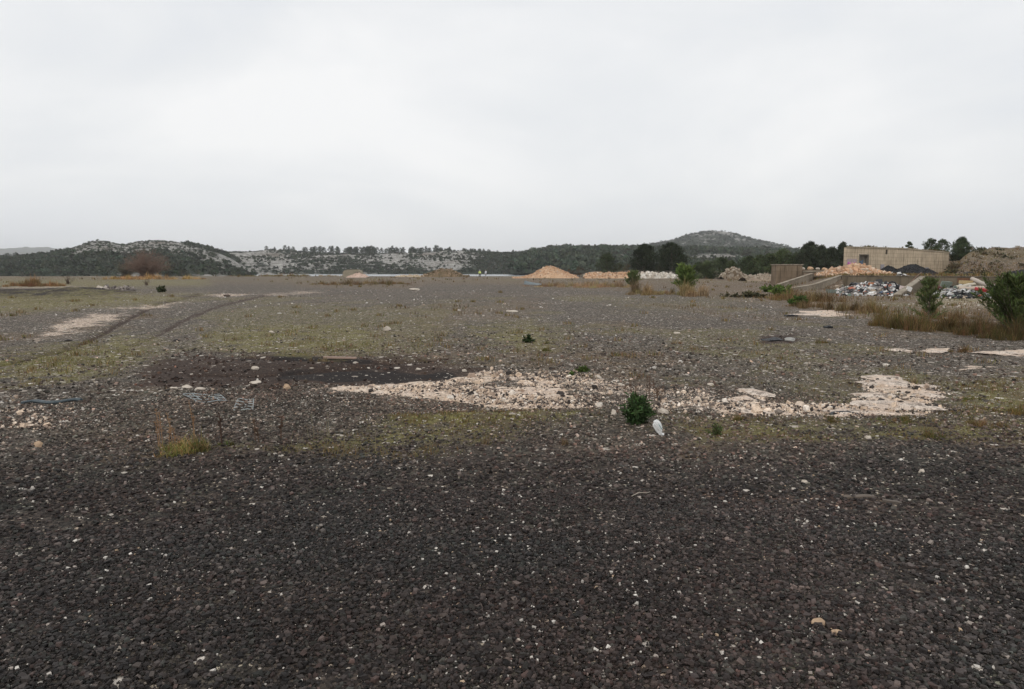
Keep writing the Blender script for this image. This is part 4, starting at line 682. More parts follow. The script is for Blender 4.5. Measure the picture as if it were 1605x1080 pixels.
heap('stone_heap', 'line of small stones on the gravel ridge right of the white boulder', [(160,456),(170,452.5),(185,453.5),(200,455),(212,457)], 56, .8, mat_weather('ridge_rubble', (.10,.09,.08), (.18,.16,.14), 3, .95, 12, .6), [(.40,.35,.31), (.25,.22,.20), (.12,.10,.09)], 19, .16, 160)
# ------------------------------------------------------------------ concrete building
def wallmat(name, c1, c2, course=.33, dark=(.10,.085,.06)):
    t = NT(name, .9, .15); br = t.n('ShaderNodeTexBrick'); br.inputs['Scale'].default_value = 1; br.inputs['Brick Width'].default_value = 2.3; br.inputs['Row Height'].default_value = course; br.inputs['Mortar Size'].default_value = .016; br.inputs['Mortar Smooth'].default_value = .6; br.offset = .4
    cx = t.n('ShaderNodeSeparateXYZ'); t.l(t.obj, cx.inputs[0]); cm = t.n('ShaderNodeCombineXYZ'); t.l(t.ma('ADD', cx.outputs[0], cx.outputs[1]), cm.inputs[0]); t.l(cx.outputs[2], cm.inputs[1]); t.l(cm.outputs[0], br.inputs['Vector'])
    br.inputs['Color1'].default_value = (*c1, 1); br.inputs['Color2'].default_value = (*c2, 1); br.inputs['Mortar'].default_value = (*dark, 1)
    c = t.mix(t.mr(t.noise(.7, 6, .7), .4, .7, 0, .5), br.outputs[0], tuple(x*.72 for x in c1)); sv = t.scale(t.obj, (2.2, 2.2, .2))
    c = t.mix(t.mr(t.noise(1.6, 6, .75, sv), .46, .70, 0, .75), c, dark); c = t.mix(t.mr(t.noise(.35, 5, .7), .42, .64, 0, .30), c, tuple(x*.5 for x in c2)); c = t.mix(t.mr(t.noise(9, 4, .7), .5, .8, 0, .4), c, tuple(x*.6 for x in c1))
    return t.done(c, t.bump(t.noise(6, 5, .7), .5, .05))
def mk_building():
    a = PD(1325, HORZ, 91); b = PD(1486, HORZ, 103); d = Vector((b.x-a.x, b.y-a.y, 0)); L = d.length; ang = math.atan2(d.y, d.x)
    o = thing('concrete_building', 'long flat roofed weathered concrete building with scrub growing on its roof', 'building', (a.x, a.y, .9), ang)
    hh = 4.68-.9; M = wallmat('building_wall', (.54,.44,.32), (.62,.51,.375), .52)
    sc_ = 1/math.tan(math.atan2(1, (a.x/a.y)+.02)-ang); LL = L
    def shear(q):
        for v in q.data.vertices: v.co.x += v.co.y*sc_*(v.co.y > .5); v.co.z -= .42*max(0, (v.co.x/LL-.5)/.5)*(v.co.z > 2.9)
        return q
    bm = bmesh.new()
    ox0, ox1, oz0, oz1 = 2.75, 4.9, .05, 2.95
    box(bm, 0, 0, -.6, ox0, .35, hh); box(bm, ox1, 0, -.6, L, .35, hh); box(bm, ox0, 0, oz1, ox1, .35, hh); box(bm, ox0, 0, -.6, ox1, .35, oz0)
    box(bm, 0, .352, -.6, .35, 6, hh); box(bm, L-.35, .352, -.6, L, 6, hh); box(bm, .352, 5.6, -.6, L-.352, 5.95, hh)
    bmesh.ops.subdivide_edges(bm, edges=[e for e in bm.edges if e.calc_length() > 6], cuts=12, use_grid_fill=True); shear(bm_obj('wall', bm, M, o))
    bm = bmesh.new(); box(bm, -.08, -.08, hh+.003, L+.08, 6.05, hh+.15); bmesh.ops.subdivide_edges(bm, edges=[e for e in bm.edges if e.calc_length() > 6.5], cuts=12, use_grid_fill=True); shear(bm_obj('roof', bm, wallmat('roof_slab', (.44,.38,.28), (.48,.41,.31), 5), o))
    # recess with frame and inner wall
    bm = bmesh.new(); box(bm, ox0+.15, .45, oz0, ox1+.9, .6, oz1); bm_obj('inner_wall', bm, mat_weather('inner_wall', (.20,.18,.15), (.27,.24,.20), 1.5, .9, 9, .4, 1), o)
    f = bmesh.new(); 
    for x in (ox0, ox1-.14): box(f, x+.002, -.04, oz0+.002, x+.14, .4, oz1-.002)
    box(f, ox0+.145, -.04, oz1-.14, ox1-.145, .4, oz1-.002); fr = bm_obj('door_frame', f, mat_weather('frame_concrete', (.16,.14,.11), (.24,.21,.17), 3), o)
    g = bmesh.new(); rr = random.Random(3)
    for k in range(5):
        x = ox0+.5+k*.25; pts = [(x+rr.uniform(-.1, .1), .44, .7+q*.32+rr.uniform(-.08, .08)) for q in range(5)]; tube(g, pts, .045, 5)
    for k in range(3): tube(g, [(ox0+.4+j*.25, .43, .9+k*.55+rr.uniform(-.15, .15)) for j in range(6)], .04, 5)
    bm_obj('graffiti', g, mat_weather('blue_paint', (.05,.13,.26), (.10,.20,.34), 6, .6), o)
    g = bmesh.new()
    box(g, .25, -.012, .5, 2.35, -.003, 2.3); bm_obj('painted_panel', g, mat_weather('pale_paint', (.38,.30,.30), (.46,.38,.40), 3, .8), o)
    for nm, col, sd_ in (('purple_paint', (.42,.10,.38), 5), ('pink_paint', (.66,.26,.50), 6)):
        g = bmesh.new(); rr = random.Random(sd_)
        for k in range(7):
            x = .5+k*.25+rr.uniform(-.1, .1); z = rr.uniform(.8, 1.2); pts = []
            for q in range(9): an = q*.75+rr.uniform(-.2, .2); pts.append((x+.15*math.cos(an), -.02, z+.35+.42*math.sin(an)))
            tube(g, pts, .05, 5)
        bm_obj('graffiti', g, mat_weather(nm, col, tuple(c*1.2 for c in col), 6, .6), o)
    # grey pipe stub and scupper on the wall
    g = bmesh.new(); box(g, 8.6, -.06, hh-.75, 8.95, -.003, hh-.15); bm_obj('scupper', g, mat_weather('rust_stain', (.06,.05,.04), (.10,.08,.06), 5), o)
    g = bmesh.new(); box(g, 7.6, -.05, .6, 8.4, -.003, 1.6); box(g, 18.4, -.05, .3, 19.2, -.003, 1.2); bm_obj('patch', g, mat_weather('grey_patch', (.28,.27,.29), (.36,.34,.36), 3), o)
    # soil with weeds on the roof: a thing lying on the roof
    rs2 = np.random.RandomState(4); nx, ny = 120, 14; gx, gy = np.meshgrid(np.linspace(3, L-.3, nx), np.linspace(.1, 5.8, ny)); e = np.minimum(np.minimum(gx-3, L-.3-gx)/2, np.minimum(gy-.1, 5.8-gy)/1.2); Z = hh+.14-.42*np.clip((gx/L-.5)/.5, 0, 1)+np.clip(e, 0, 1)*(.06+.20*np.clip(fbm(gx*.35, gy*.3, 4)+.25, 0, 1))
    V = np.stack([(gx+gy*sc_*(gy > .5)).ravel(), gy.ravel(), Z.ravel()], 1); i = np.arange(ny-1)[:, None]*nx; j = np.arange(nx-1)[None]; Q = np.stack([i+j, i+j+1, i+nx+j+1, i+nx+j], -1).reshape(-1, 4)
    s = np_obj('roof_soil', V, [Q], mat_weather('roof_soil', (.10,.075,.045), (.16,.13,.08), 1.5), None, smooth=True); s.location = o.location; s.rotation_euler = o.rotation_euler; tag(s, 'brown soil with weeds lying on the roof of the concrete building', 'soil')
    n = 1600; X = rs2.uniform(3.5, L-.6, n); k = fbm(X*.5, X*0+2, 3) > .0; X = X[k]; Y = rs2.uniform(.3, 5.4, len(X)); V, p, c = blades(X+Y*sc_*(Y > .5), Y, X*0+hh+.16-.42*np.clip((X/L-.5)/.5, 0, 1), .34, .06, .8, np.concatenate([RUST*.7, OLIVE*.6]), rs2); np_obj('weeds', V, p, M_GRASS, s, c)
mk_building()
# ------------------------------------------------------------------ retaining walls, ramps, block
M_CON = wallmat('old_concrete', (.20,.165,.12), (.25,.205,.15), 2.0, (.07,.055,.04)); M_COP = mat_weather('dark_coping', (.10,.08,.06), (.20,.165,.125), 1.0, .9, 9, .6, 1.5); M_CON2 = mat_weather('pale_concrete', (.24,.20,.15), (.40,.35,.28), 1.3, .9, 9, .6, 1.5)
def along(name, label, p0, p1, z0, z1, th, mat, cat='wall', cap=True, zb=-.4):
    d = Vector((p1[0]-p0[0], p1[1]-p0[1], 0)); L = d.length; o = thing(name, label, cat, (p0[0], p0[1], 0), math.atan2(d.y, d.x))
    bm = bmesh.new(); n = max(2, int(L/1.2)); 
    for k in range(n):
        a, b = L*k/n, L*(k+1)/n; za = z0+(z1-z0)*k/n; zb_ = z0+(z1-z0)*(k+1)/n; vs = [bm.verts.new(q) for q in [(a,0,zb),(b,0,zb),(b,th,zb),(a,th,zb),(a,0,za),(b,0,zb_),(b,th,zb_),(a,th,za)]]
        for f in [(4,5,6,7),(0,1,5,4),(2,3,7,6)]: bm.faces.new([vs[i] for i in f])
        if k == 0: bm.faces.new([vs[i] for i in (3,0,4,7)])
        if k == n-1: bm.faces.new([vs[i] for i in (1,2,6,5)])
    bmesh.ops.remove_doubles(bm, verts=bm.verts[:], dist=1e-4); bm_obj('wall_body', bm, mat, o)
    if cap:
        c = bmesh.new(); beam(c, (-.05, th/2, z0+.055), (L+.05, th/2, z1+.055), th+.08, .10); bm_obj('coping', c, M_COP, o, bevel=.015)
    return o
def wp(px):       # plan point on the wall line at a place of the photo
    u = (px-802.5)/F/cp*cp*1.0; # X = u*Y
    k = (B_W.x-A_W.x)/(B_W.y-A_W.y); Y = (A_W.x-k*A_W.y)/(u-k); return (u*Y, Y)
along('retaining_wall', 'stained concrete retaining wall behind the left rubbish heap', wp(1318), wp(1447), 1.12, 1.12, .42, M_CON)
along('retaining_wall', 'concrete retaining wall behind the right rubbish heap, running out of frame', wp(1449.5), wp(1760), 1.12, 1.10, .42, M_CON)
# wing wall between the bays, its top sloping down towards the viewer
def wing(name, label, pt, pb, Yt, Yb, ztop, zlow, th, mat):
    a = PD(pt, HORZ, Yt); b = PD(pb, HORZ, Yb); d = Vector((b.x-a.x, b.y-a.y, 0)); L = d.length; o = thing(name, label, 'wall', (a.x, a.y, 0), math.atan2(d.y, d.x)); bm = bmesh.new(); beamb = bmesh.new()
    vs = [bm.verts.new(q) for q in [(0,-th/2,-.3),(L,-th/2,-.3),(L,th/2,-.3),(0,th/2,-.3),(0,-th/2,ztop),(L,-th/2,zlow),(L,th/2,zlow),(0,th/2,ztop)]]
    for f in [(0,3,2,1),(4,5,6,7),(0,1,5,4),(1,2,6,5),(2,3,7,6),(3,0,4,7)]: bm.faces.new([vs[i] for i in f])
    bm_obj('wall_body', bm, mat, o); beam(beamb, (0, 0, ztop+.045), (L, 0, zlow+.045), th+.06, .08); bm_obj('coping', beamb, M_CON2, o); return o
wing('wing_wall', 'sloping concrete wing wall between the two rubbish bays', 1447, 1409, 58.2, 44, 1.12, .10, .35, M_CON)
wing('ramp_kerb', 'pale kerb of the earth ramp, the one starting by the wall corner', 1318, 1277, 64.3, 60, 1.16, .42, .30, M_CON2)
wing('ramp_kerb', 'lower pale kerb piece continuing the ramp kerb down to the weeds', 1276, 1230, 60, 56.5, .40, .08, .28, M_CON2)
wing('ramp_kerb', 'upper pale kerb of the earth ramp leading to the concrete block', 1273, 1220, 76, 70, 1.30, .20, .30, M_CON2)
def mk_block():
    a = PD(1217, HORZ, 80); o = thing('concrete_block', 'ruined brown concrete block structure at the head of the ramp', 'ruin', (a.x, a.y, 0), -.06); bm = bmesh.new(); zt = PD(1217, 415.5, 80).z
    box(bm, 0, 0, -.3, 2.95, 1.9, zt); 
    for k in range(4): box(bm, .45+k*.65, -.13, -.2, .62+k*.65, -.003, zt-.12)
    bm_obj('block', bm, wallmat('ruin_concrete', (.22,.165,.115), (.27,.21,.15), .8, (.08,.06,.04)), o, bevel=.03)
    b2 = bmesh.new(); box(b2, 2.96, .3, -.3, 6.6, 1.7, 1.75); box(b2, 2.96, -.4, .9, 7.4, .29, 1.5); bm_obj('lower_wall', b2, wallmat('ruin_concrete', (.20,.155,.11), (.25,.20,.15), .5, (.07,.055,.04)), o, bevel=.02)
    b3 = bmesh.new(); box(b3, -.1, -.1, zt+.003, 3.05, 2.0, zt+.1); box(b3, 3.0, -.5, 1.503, 7.5, .4, 1.62); bm_obj('slab', b3, M_CON2, o, bevel=.02)
    for i, (x, z, s) in enumerate([(3.4,1.75,.55),(4.3,1.75,.7),(5.2,1.75,.5),(6.0,1.7,.6)]):
        r = bmesh.new(); bmesh.ops.create_icosphere(r, subdivisions=2, radius=s*.5); rr = random.Random(i)
        for v in r.verts: v.co *= rr.uniform(.85, 1.15); v.co.z *= .6
        q = bm_obj('boulder', r, [M_LIME, M_ORG][i % 2]); q.location = o.location+Vector((x, .9, z+s*.22)); tag(q, ['brown boulder at the left on the ruined block wall', 'large pale boulder on the ruined block wall', 'small boulder third along the ruined block wall', 'boulder at the right end of the ruined block wall'][i], 'boulder')
mk_block()
def bank_scrub():
    rs2 = np.random.RandomState(8); n = 520; px = rs2.uniform(1480, 1760, n); Y = rs2.uniform(80, 112, n); X = (px-802.5)/F*Y; k = fbm(X*.18, Y*.18, 3) > -.02; X, Y = X[k], Y[k]; n = len(X); s = rs2.uniform(.25, 1.0, n); kl = 30
    Cn = np.stack([X, Y, hgt(X, Y)+s*.2], 1); off = rdir(n*kl, rs2)*rs2.uniform(.2, 1, (n*kl, 1)); off[:, 2] = np.abs(off[:, 2]); S = np.repeat(s, kl)
    V, p = leaves(np.repeat(Cn, kl, 0)+off*S[:, None]*.6, off+rdir(n*kl, rs2)*.6, S*.35, S*.16, rs2); tone = np.array([(.075,.068,.035), (.10,.075,.045), (.05,.055,.03), (.13,.095,.055)])[rs2.randint(0, 4, n)]
    stuff(np_obj('scrub', V, p, M_LEAF, None, np.repeat(np.repeat(tone, kl, 0)*rs2.uniform(.7, 1.3, (n*kl, 1)), 5, 0)), 'low brown and olive scrub over the earth bank at the right', 'scrub')
bank_scrub()
# little wall ruin on the bank
def mk_ruin():
    a = PD(1568, HORZ, 112); zt = PD(1568, 389, 112).z; z0 = H(a.x+1.3, 112); o = thing('wall_ruin', 'low row of broken masonry on the skyline of the bank at the right', 'ruin', (a.x, a.y, z0)); bm = bmesh.new(); rr = random.Random(2); x = 0
    while x < 2.6:
        w = rr.uniform(.2, .45); box(bm, x, 0, -.2, x+w, .4, max(.3, zt-z0)*rr.uniform(.7, 1.05)); x += w+rr.uniform(.02, .12)
    bm_obj('masonry', bm, mat_weather('dark_masonry', (.12,.10,.085), (.26,.22,.18), 3), o)
    b = bmesh.new(); box(b, 2.7, .1, -.2, 2.9, .3, .85); box(b, 2.3, .1, .851, 3.0, .3, 1.0); bm_obj('post', b, M_CON2, o)
mk_ruin()
# shelter on the plateau edge
def mk_shelter():
    a = PD(537, HORZ, 172); o = thing('concrete_shelter', 'low rounded concrete shelter with a dark opening on the plateau edge', 'shelter', (a.x, a.y, H(a.x, a.y)), 0); zt = PD(550, 422.6, 172).z-o.location.z; bm = bmesh.new(); L = 4.6; n = 14; ring = []
    prof = [(0, 0), (0, zt*.62), (.35, zt*.86), (1.1, zt), (3.6, zt), (4.3, zt*.86), (4.6, zt*.55), (4.6, 0), (4.05, 0), (4.0, zt*.45), (3.7, zt*.68), (3.2, zt*.68), (2.9, 0)]
    f = [bm.verts.new((x, 0, z)) for x, z in prof]; b = [bm.verts.new((x, 3, z)) for x, z in prof]; bm.faces.new(f); bm.faces.new(b[::-1])
    for i in range(len(prof)): j = (i+1) % len(prof); bm.faces.new([f[i], f[j], b[j], b[i]])
    bm_obj('shell', bm, mat_weather('shelter_concrete', (.25,.22,.16), (.34,.30,.23), 2), o)
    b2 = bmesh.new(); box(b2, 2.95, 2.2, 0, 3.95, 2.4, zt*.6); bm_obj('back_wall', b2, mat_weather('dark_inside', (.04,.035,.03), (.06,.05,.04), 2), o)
mk_shelter()
# ------------------------------------------------------------------ rubbish bays
def mat_plain(name, c, rough=.6, metal=0): return mat_weather(name, c, tuple(min(.9, x*1.15) for x in c), 4, rough, 14, .25, metal=metal)
MW = mat_plain('white_plastic', (.72,.71,.69)); MR = mat_plain('red_cloth', (.42,.04,.05)); MY = mat_plain('tan_foam', (.50,.38,.20)); MB_ = mat_plain('brown_wood', (.16,.08,.045)); MK = mat_plain('black_plastic', (.02,.02,.022), .45); MG = mat_plain('green_metal', (.16,.19,.17)); MC = mat_plain('cream_cloth', (.50,.45,.36)); MRU = mat_plain('rust', (.36,.15,.07)); MGY = mat_plain('grey_metal', (.30,.31,.32), .5, .3); MPK = mat_plain('pinkish_pipe', (.50,.36,.31)); MBL = mat_plain('blue_plastic', (.15,.18,.19), .6)
def litter(name, label, px0, px1, Y0, Y1, n, hmax, seed, weights):
    """a low heap of indistinct small rubbish: one object"""
    r2 = np.random.RandomState(seed); px = r2.uniform(px0, px1, n); Y = r2.uniform(Y0, Y1, n); X = (px-802.5)/F*Y; k = np.clip(1-((px-(px0+px1)/2)/((px1-px0)/2))**2, 0, 1)*np.clip(1-((Y-(Y0*.35+Y1*.65))/((Y1-Y0)*.65))**2, 0, 1)
    z = hgt(X, Y)+hmax*k*r2.uniform(.1, 1, n)-.02; size = np.clip(np.exp(r2.randn(n)*.5)*.16, .05, .6); cols = [(.66,.65,.63), (.50,.49,.48), (.03,.03,.032), (.22,.20,.19), (.30,.10,.06), (.10,.14,.20), (.42,.34,.26), (.12,.16,.13)]
    q = stones(name, np.stack([X, Y, z], 1), size, mat_attr('litter', .6, .3), pal(n, r2, cols, weights), r2, .9, .35, .1); return stuff(q, label, 'rubbish')
litter('rubbish_heap', 'low heap of mixed small rubbish in the left bay', 1312, 1422, 45, 61, 2600, .75, 1, [5, 4, 8, 7, 1.2, .5, 3, 1])
litter('rubbish_heap', 'low heap of mixed small rubbish in the right bay', 1466, 1560, 41, 52, 1200, .65, 2, [2, 3, 9, 5, 1, .5, 2, 3])
def pxtube(name, label, a, b, r, mat, cat='pipe', hollow=True):
    A = PD(*a); B = PD(*b); o = thing(name, label, cat, A) if hollow else None; bm = bmesh.new(); d = B-A; n = 14; u = d.normalized(); mid = [Vector((0, 0, 0)), d*.35+Vector((0, 0, -.03)), d*.7+Vector((0, 0, .02)), d]
    if not hollow: tube(bm, mid, r, 8); q = bm_obj(name, bm, mat, None, True); q.location = A; return tag(q, label, cat)
    tube(bm, mid, r, n, False); tube(bm, [v+u*0 for v in mid], r*.86, n, False); bm_obj('pipe_body', bm, mat, o, True)
    for e, nm in ((Vector((0, 0, 0)), 'pipe_end'), (d, 'pipe_end')):
        c = bmesh.new(); w = u.cross(Vector((0, 0, 1))).normalized(); v2 = u.cross(w); ro = [c.verts.new(e+(w*math.cos(k*2*math.pi/n)+v2*math.sin(k*2*math.pi/n))*r) for k in range(n)]; ri = [c.verts.new(e+(w*math.cos(k*2*math.pi/n)+v2*math.sin(k*2*math.pi/n))*r*.86) for k in range(n)]
        for k in range(n): c.faces.new([ro[k], ro[(k+1) % n], ri[(k+1) % n], ri[k]])
        bm_obj(nm, c, mat, o)
    return o
pxtube('pipe', 'large pale pipe leaning down to the right across the right rubbish bay', (1524,437.5,49), (1568,454,44), .155, mat_plain('pale_pipe', (.46,.40,.34)))
pxtube('carpet_roll', 'cream carpet roll with greenish stains lying in the right bay', (1497,450.5,46), (1527,446,47.5), .13, MC, 'carpet roll'); pxtube('carpet_roll', 'long cream carpet roll in front of the other one', (1502,452,45), (1549,451.5,44.5), .135, mat_plain('cream_roll', (.46,.38,.31)), 'carpet roll')
pxtube('pipe', 'pinkish pipe slanting out of the left rubbish heap', (1328,457,50), (1349,447,53), .12, MPK); pxtube('pipe', 'slim white pipe lying across the left rubbish heap', (1364,457,49), (1392,455,50), .06, MW)
pxtube('pole', 'upper grey pole leaning against the retaining wall', (1416,452,52), (1444,427,58.5), .028, MB_, 'pole', False); pxtube('pole', 'lower grey pole leaning against the retaining wall', (1424,449,52), (1438,431.5,58), .028, MB_, 'pole', False)
def slab(name, label, px, py, Y, sx, sy, sz, rot, mat, cat='board', bev=.01, warp=.0):
    p = PD(px, py, Y); bm = bmesh.new(); box(bm, -sx/2, -sy/2, -sz/2, sx/2, sy/2, sz/2)
    bmesh.ops.subdivide_edges(bm, edges=bm.edges[:], cuts=4, use_grid_fill=True)
    for v in bm.verts: v.co.z += warp*math.sin(v.co.x/sx*5+1)*math.cos(v.co.y/sy*3); v.co.x += warp*.4*math.sin(v.co.y*4)
    o = bm_obj(name, bm, mat); o.location = p; o.rotation_euler = rot; tag(o, label, cat); return o
slab('board', 'large white panel lying at the front of the left bay', 1403, 464, 46, 1.25, .75, .04, (.25, -.28, .1), MW, warp=.05)
slab('board', 'small white panel at the left end of the left rubbish heap', 1326, 457.5, 51, .75, .5, .04, (.35, .1, .3), MW, warp=.03)
slab('board', 'white panel standing at the foot of the wing wall', 1425, 453, 47, .4, .05, .3, (.1, .3, .2), MW, warp=.02)
slab('box', 'white box in the middle of the left rubbish heap', 1368, 453.5, 49, .55, .4, .26, (.1, .1, .3), MW, 'box'); slab('box', 'second white box lying lower in the left rubbish heap', 1369, 459.5, 47, .6, .35, .16, (.15, -.1, -.2), MW, 'box', warp=.02)
slab('cushion', 'pale cushion beside the bicycle wheel in the left heap', 1388, 458, 48, .7, .5, .2, (.3, -.1, .5), mat_plain('pale_cushion', (.55,.54,.53)), 'cushion', warp=.05)
slab('foam_block', 'tan foam block in the right rubbish bay', 1514, 442.3, 48.5, .78, .4, .24, (0, .03, .1), MY, 'foam block'); slab('cabinet', 'dark brown wooden cabinet behind the tan foam block', 1515, 439.5, 49.4, 1.05, .5, .34, (0, .02, .1), MB_, 'cabinet')
slab('cloth', 'crumpled red cloth under the carpet rolls', 1539, 454.5, 43.8, .75, .4, .16, (.2, .25, .1), MR, 'cloth', warp=.06)
slab('box', 'white and pink box at the right side of the left heap', 1416, 451.5, 49, .38, .35, .26, (.1, .2, .3), mat_plain('pinkish_white', (.60,.50,.47)), 'box')
slab('crate', 'green grey crate at the far left end of the left bay', 1303, 456.5, 50, .6, .4, .26, (0, .05, .1), MG, 'crate')
slab('panel', 'greenish metal panel leaning at the back of the right bay', 1483, 446, 50, .9, .08, .45, (.3, .1, .2), mat_plain('greenish_panel', (.24,.28,.24)), 'panel', warp=.03)
# bicycle wheel / hoop
def mk_wheel():
    p = PD(1398, 449.8, 47.5); o = thing('wheel', 'upright wheel with a dark tyre in the left rubbish heap', 'wheel', p, .15)
    bm = bmesh.new(); n = 36; r = .36
    tube(bm, [(r*math.cos(k*2*math.pi/n), 0, r*math.sin(k*2*math.pi/n)) for k in range(n+1)], .045, 8, False); bm_obj('tyre', bm, MK, o, True)
    bm = bmesh.new(); tube(bm, [(.30*math.cos(k*2*math.pi/n), 0, .30*math.sin(k*2*math.pi/n)) for k in range(n+1)], .012, 6, False)
    for k in range(10): a = k*math.pi/5; tube(bm, [(0, 0, 0), (.3*math.cos(a), 0, .3*math.sin(a))], .008, 4, False)
    bm_obj('rim', bm, MGY, o)
mk_wheel()
def drum(name, label, px, py, Y, r, L, rot, mat, cat='drum'):
    p = PD(px, py, Y); bm = bmesh.new(); pr = [0, .02, .05, .33, .36, .39, .61, .64, .67, .95, .98, 1]; rr_ = [.9, 1.0, .96, .96, 1.02, .96, .96, 1.02, .96, .96, 1.0, .9]; tube(bm, [((q-.5)*L, 0, 0) for q in pr], [r*k for k in rr_], 18); o = bm_obj(name, bm, mat, None); o.location = p; o.rotation_euler = rot; tag(o, label, cat)
drum('drum', 'rusty orange drum lying at the back of the left bay', 1368, 447, 53.5, .22, .62, (0, .05, .1), MRU); drum('canister', 'small white canister left of the rusty drum', 1357, 450, 52, .12, .35, (0, .3, .6), MW, 'canister')
def bag(name, label, px, py, Y, r, mat, seed, cat='bag'):
    bm = bmesh.new(); bmesh.ops.create_icosphere(bm, subdivisions=3, radius=r)
    for v in bm.verts:
        n = float(fbm(np.array([v.co.x/r*1.8+seed+v.co.z/r]), np.array([v.co.y/r*1.8-v.co.z/r]), 4)[0]); v.co *= 1+.38*n; v.co.z *= .7
    for v in bm.verts:
        if v.co.z > r*.45: v.co.x *= .6; v.co.y *= .6; v.co.z += .15*r
    o = bm_obj(name, bm, mat, None); o.location = PD(px, py, Y); tag(o, label, cat); return o
bag('bag', 'black rubbish bag left of the white boxes', 1359, 460, 47.5, .22, MK, 1); bag('bag', 'black rubbish bag behind the upright wheel', 1408, 450, 50, .24, MK, 5); bag('bag', 'dark bag in the middle of the left heap beside the white box', 1378, 455, 49, .2, MK, 9); bag('bag', 'white bag on the left heap near the pinkish pipe', 1340, 458, 49, .2, MW, 13); bag('bag', 'dark red bag at the corner post of the right bay', 1471, 452, 47, .22, mat_plain('dark_red', (.10,.03,.03)), 17); bag('bag', 'white bag hanging in front of the right wall beside the sapling', 1464, 459, 43, .17, MW, 21)
# sticks and slats in the right bay: each its own
rr = random.Random(12)
for k in range(15):
    px = 1500+k*2.9; py = 456+rr.uniform(0, 6)+(k % 3); a = (px-rr.uniform(6, 12), py-rr.uniform(0, 3), 43+rr.uniform(-1, 1)); b = (px+rr.uniform(6, 13), py+rr.uniform(0, 3), 43+rr.uniform(-1, 1))
    pxtube('tube', 'thin dark or pale tube in the loose bundle under the carpet rolls', a, b, .03, [MK, MK, MGY, MK, MG][k % 5], 'tube', False)['group'] = 'loose tubes in the right rubbish bay'
for k in range(13):
    px = 1474+k*2.5; py = 451+rr.uniform(0, 12); a = (px-rr.uniform(4, 9), py-rr.uniform(-2, 2), 44+rr.uniform(-1, 1)); b = (px+rr.uniform(4, 9), py+rr.uniform(-2, 2), 44+rr.uniform(-1, 1))
    pxtube('slat', 'short whitish slat in the jumble left of the carpet rolls', a, b, .035, [MW, MW, MC, MGY][k % 4], 'slat', False)['group'] = 'whitish slats in the right rubbish bay'
# ------------------------------------------------------------------ small things on the plateau
def mk_tyre():
    g = G(1343, 658); o = thing('tyre', 'black tyre half buried in the grass at the edge of the pale rock', 'tyre', g+Vector((0, .16, -.075)), .1); bm = bmesh.new(); n = 40; r = .20
    tube(bm, [(r*math.cos(k*2*math.pi/n), r*math.sin(k*2*math.pi/n), .03+.02*math.sin(k*2*math.pi/n)) for k in range(n+1)], .055, 10, False); bm_obj('casing', bm, MK, o, True)
    t = bmesh.new()
    for k in range(n): a = k*2*math.pi/n; M = Matrix.Translation((math.cos(a)*.254, math.sin(a)*.254, .035)) @ Matrix.Rotation(a, 4, 'Z'); box(t, -.006, -.010, -.03, .006, .010, .03, M)
    bm_obj('tread', t, MK, o)
mk_tyre()
def mk_grate(name, label, q, nu, nv, r, mat, gap=.012):
    c = [G(*p) for p in q]; o = thing(name, label, 'grate', c[0])
    f = lambda u, v: (c[0]*(1-u)*(1-v)+c[1]*u*(1-v)+c[2]*u*v+c[3]*(1-u)*v)-c[0]+Vector((0, 0, r-.004+.010*math.sin(u*7+v*3)))
    for i in range(nu+1): bm = bmesh.new(); tube(bm, [f(i/nu, t/4) for t in range(5)], r*.6, 6); bm_obj('long_bar', bm, mat, o)
    for j in range(nv+1): b2 = bmesh.new(); tube(b2, [f(t/4, j/nv)+Vector((0, 0, r*.8)) for t in range(5)], r*.6, 6); bm_obj('cross_bar', b2, mat, o)
mk_grate('grate', 'bluish grey metal grid lying flat on the gravel at the left', [(287,619),(345,620),(356,629),(312,632)], 4, 3, .010, mat_plain('galvanised', (.26,.29,.30), .45, .3))
mk_grate('grate', 'smaller whitish grid piece lying right of the larger grid', [(372,627),(398,627),(396,643),(366,644)], 2, 4, .008, mat_plain('pale_galvanised', (.34,.37,.37), .45, .2))
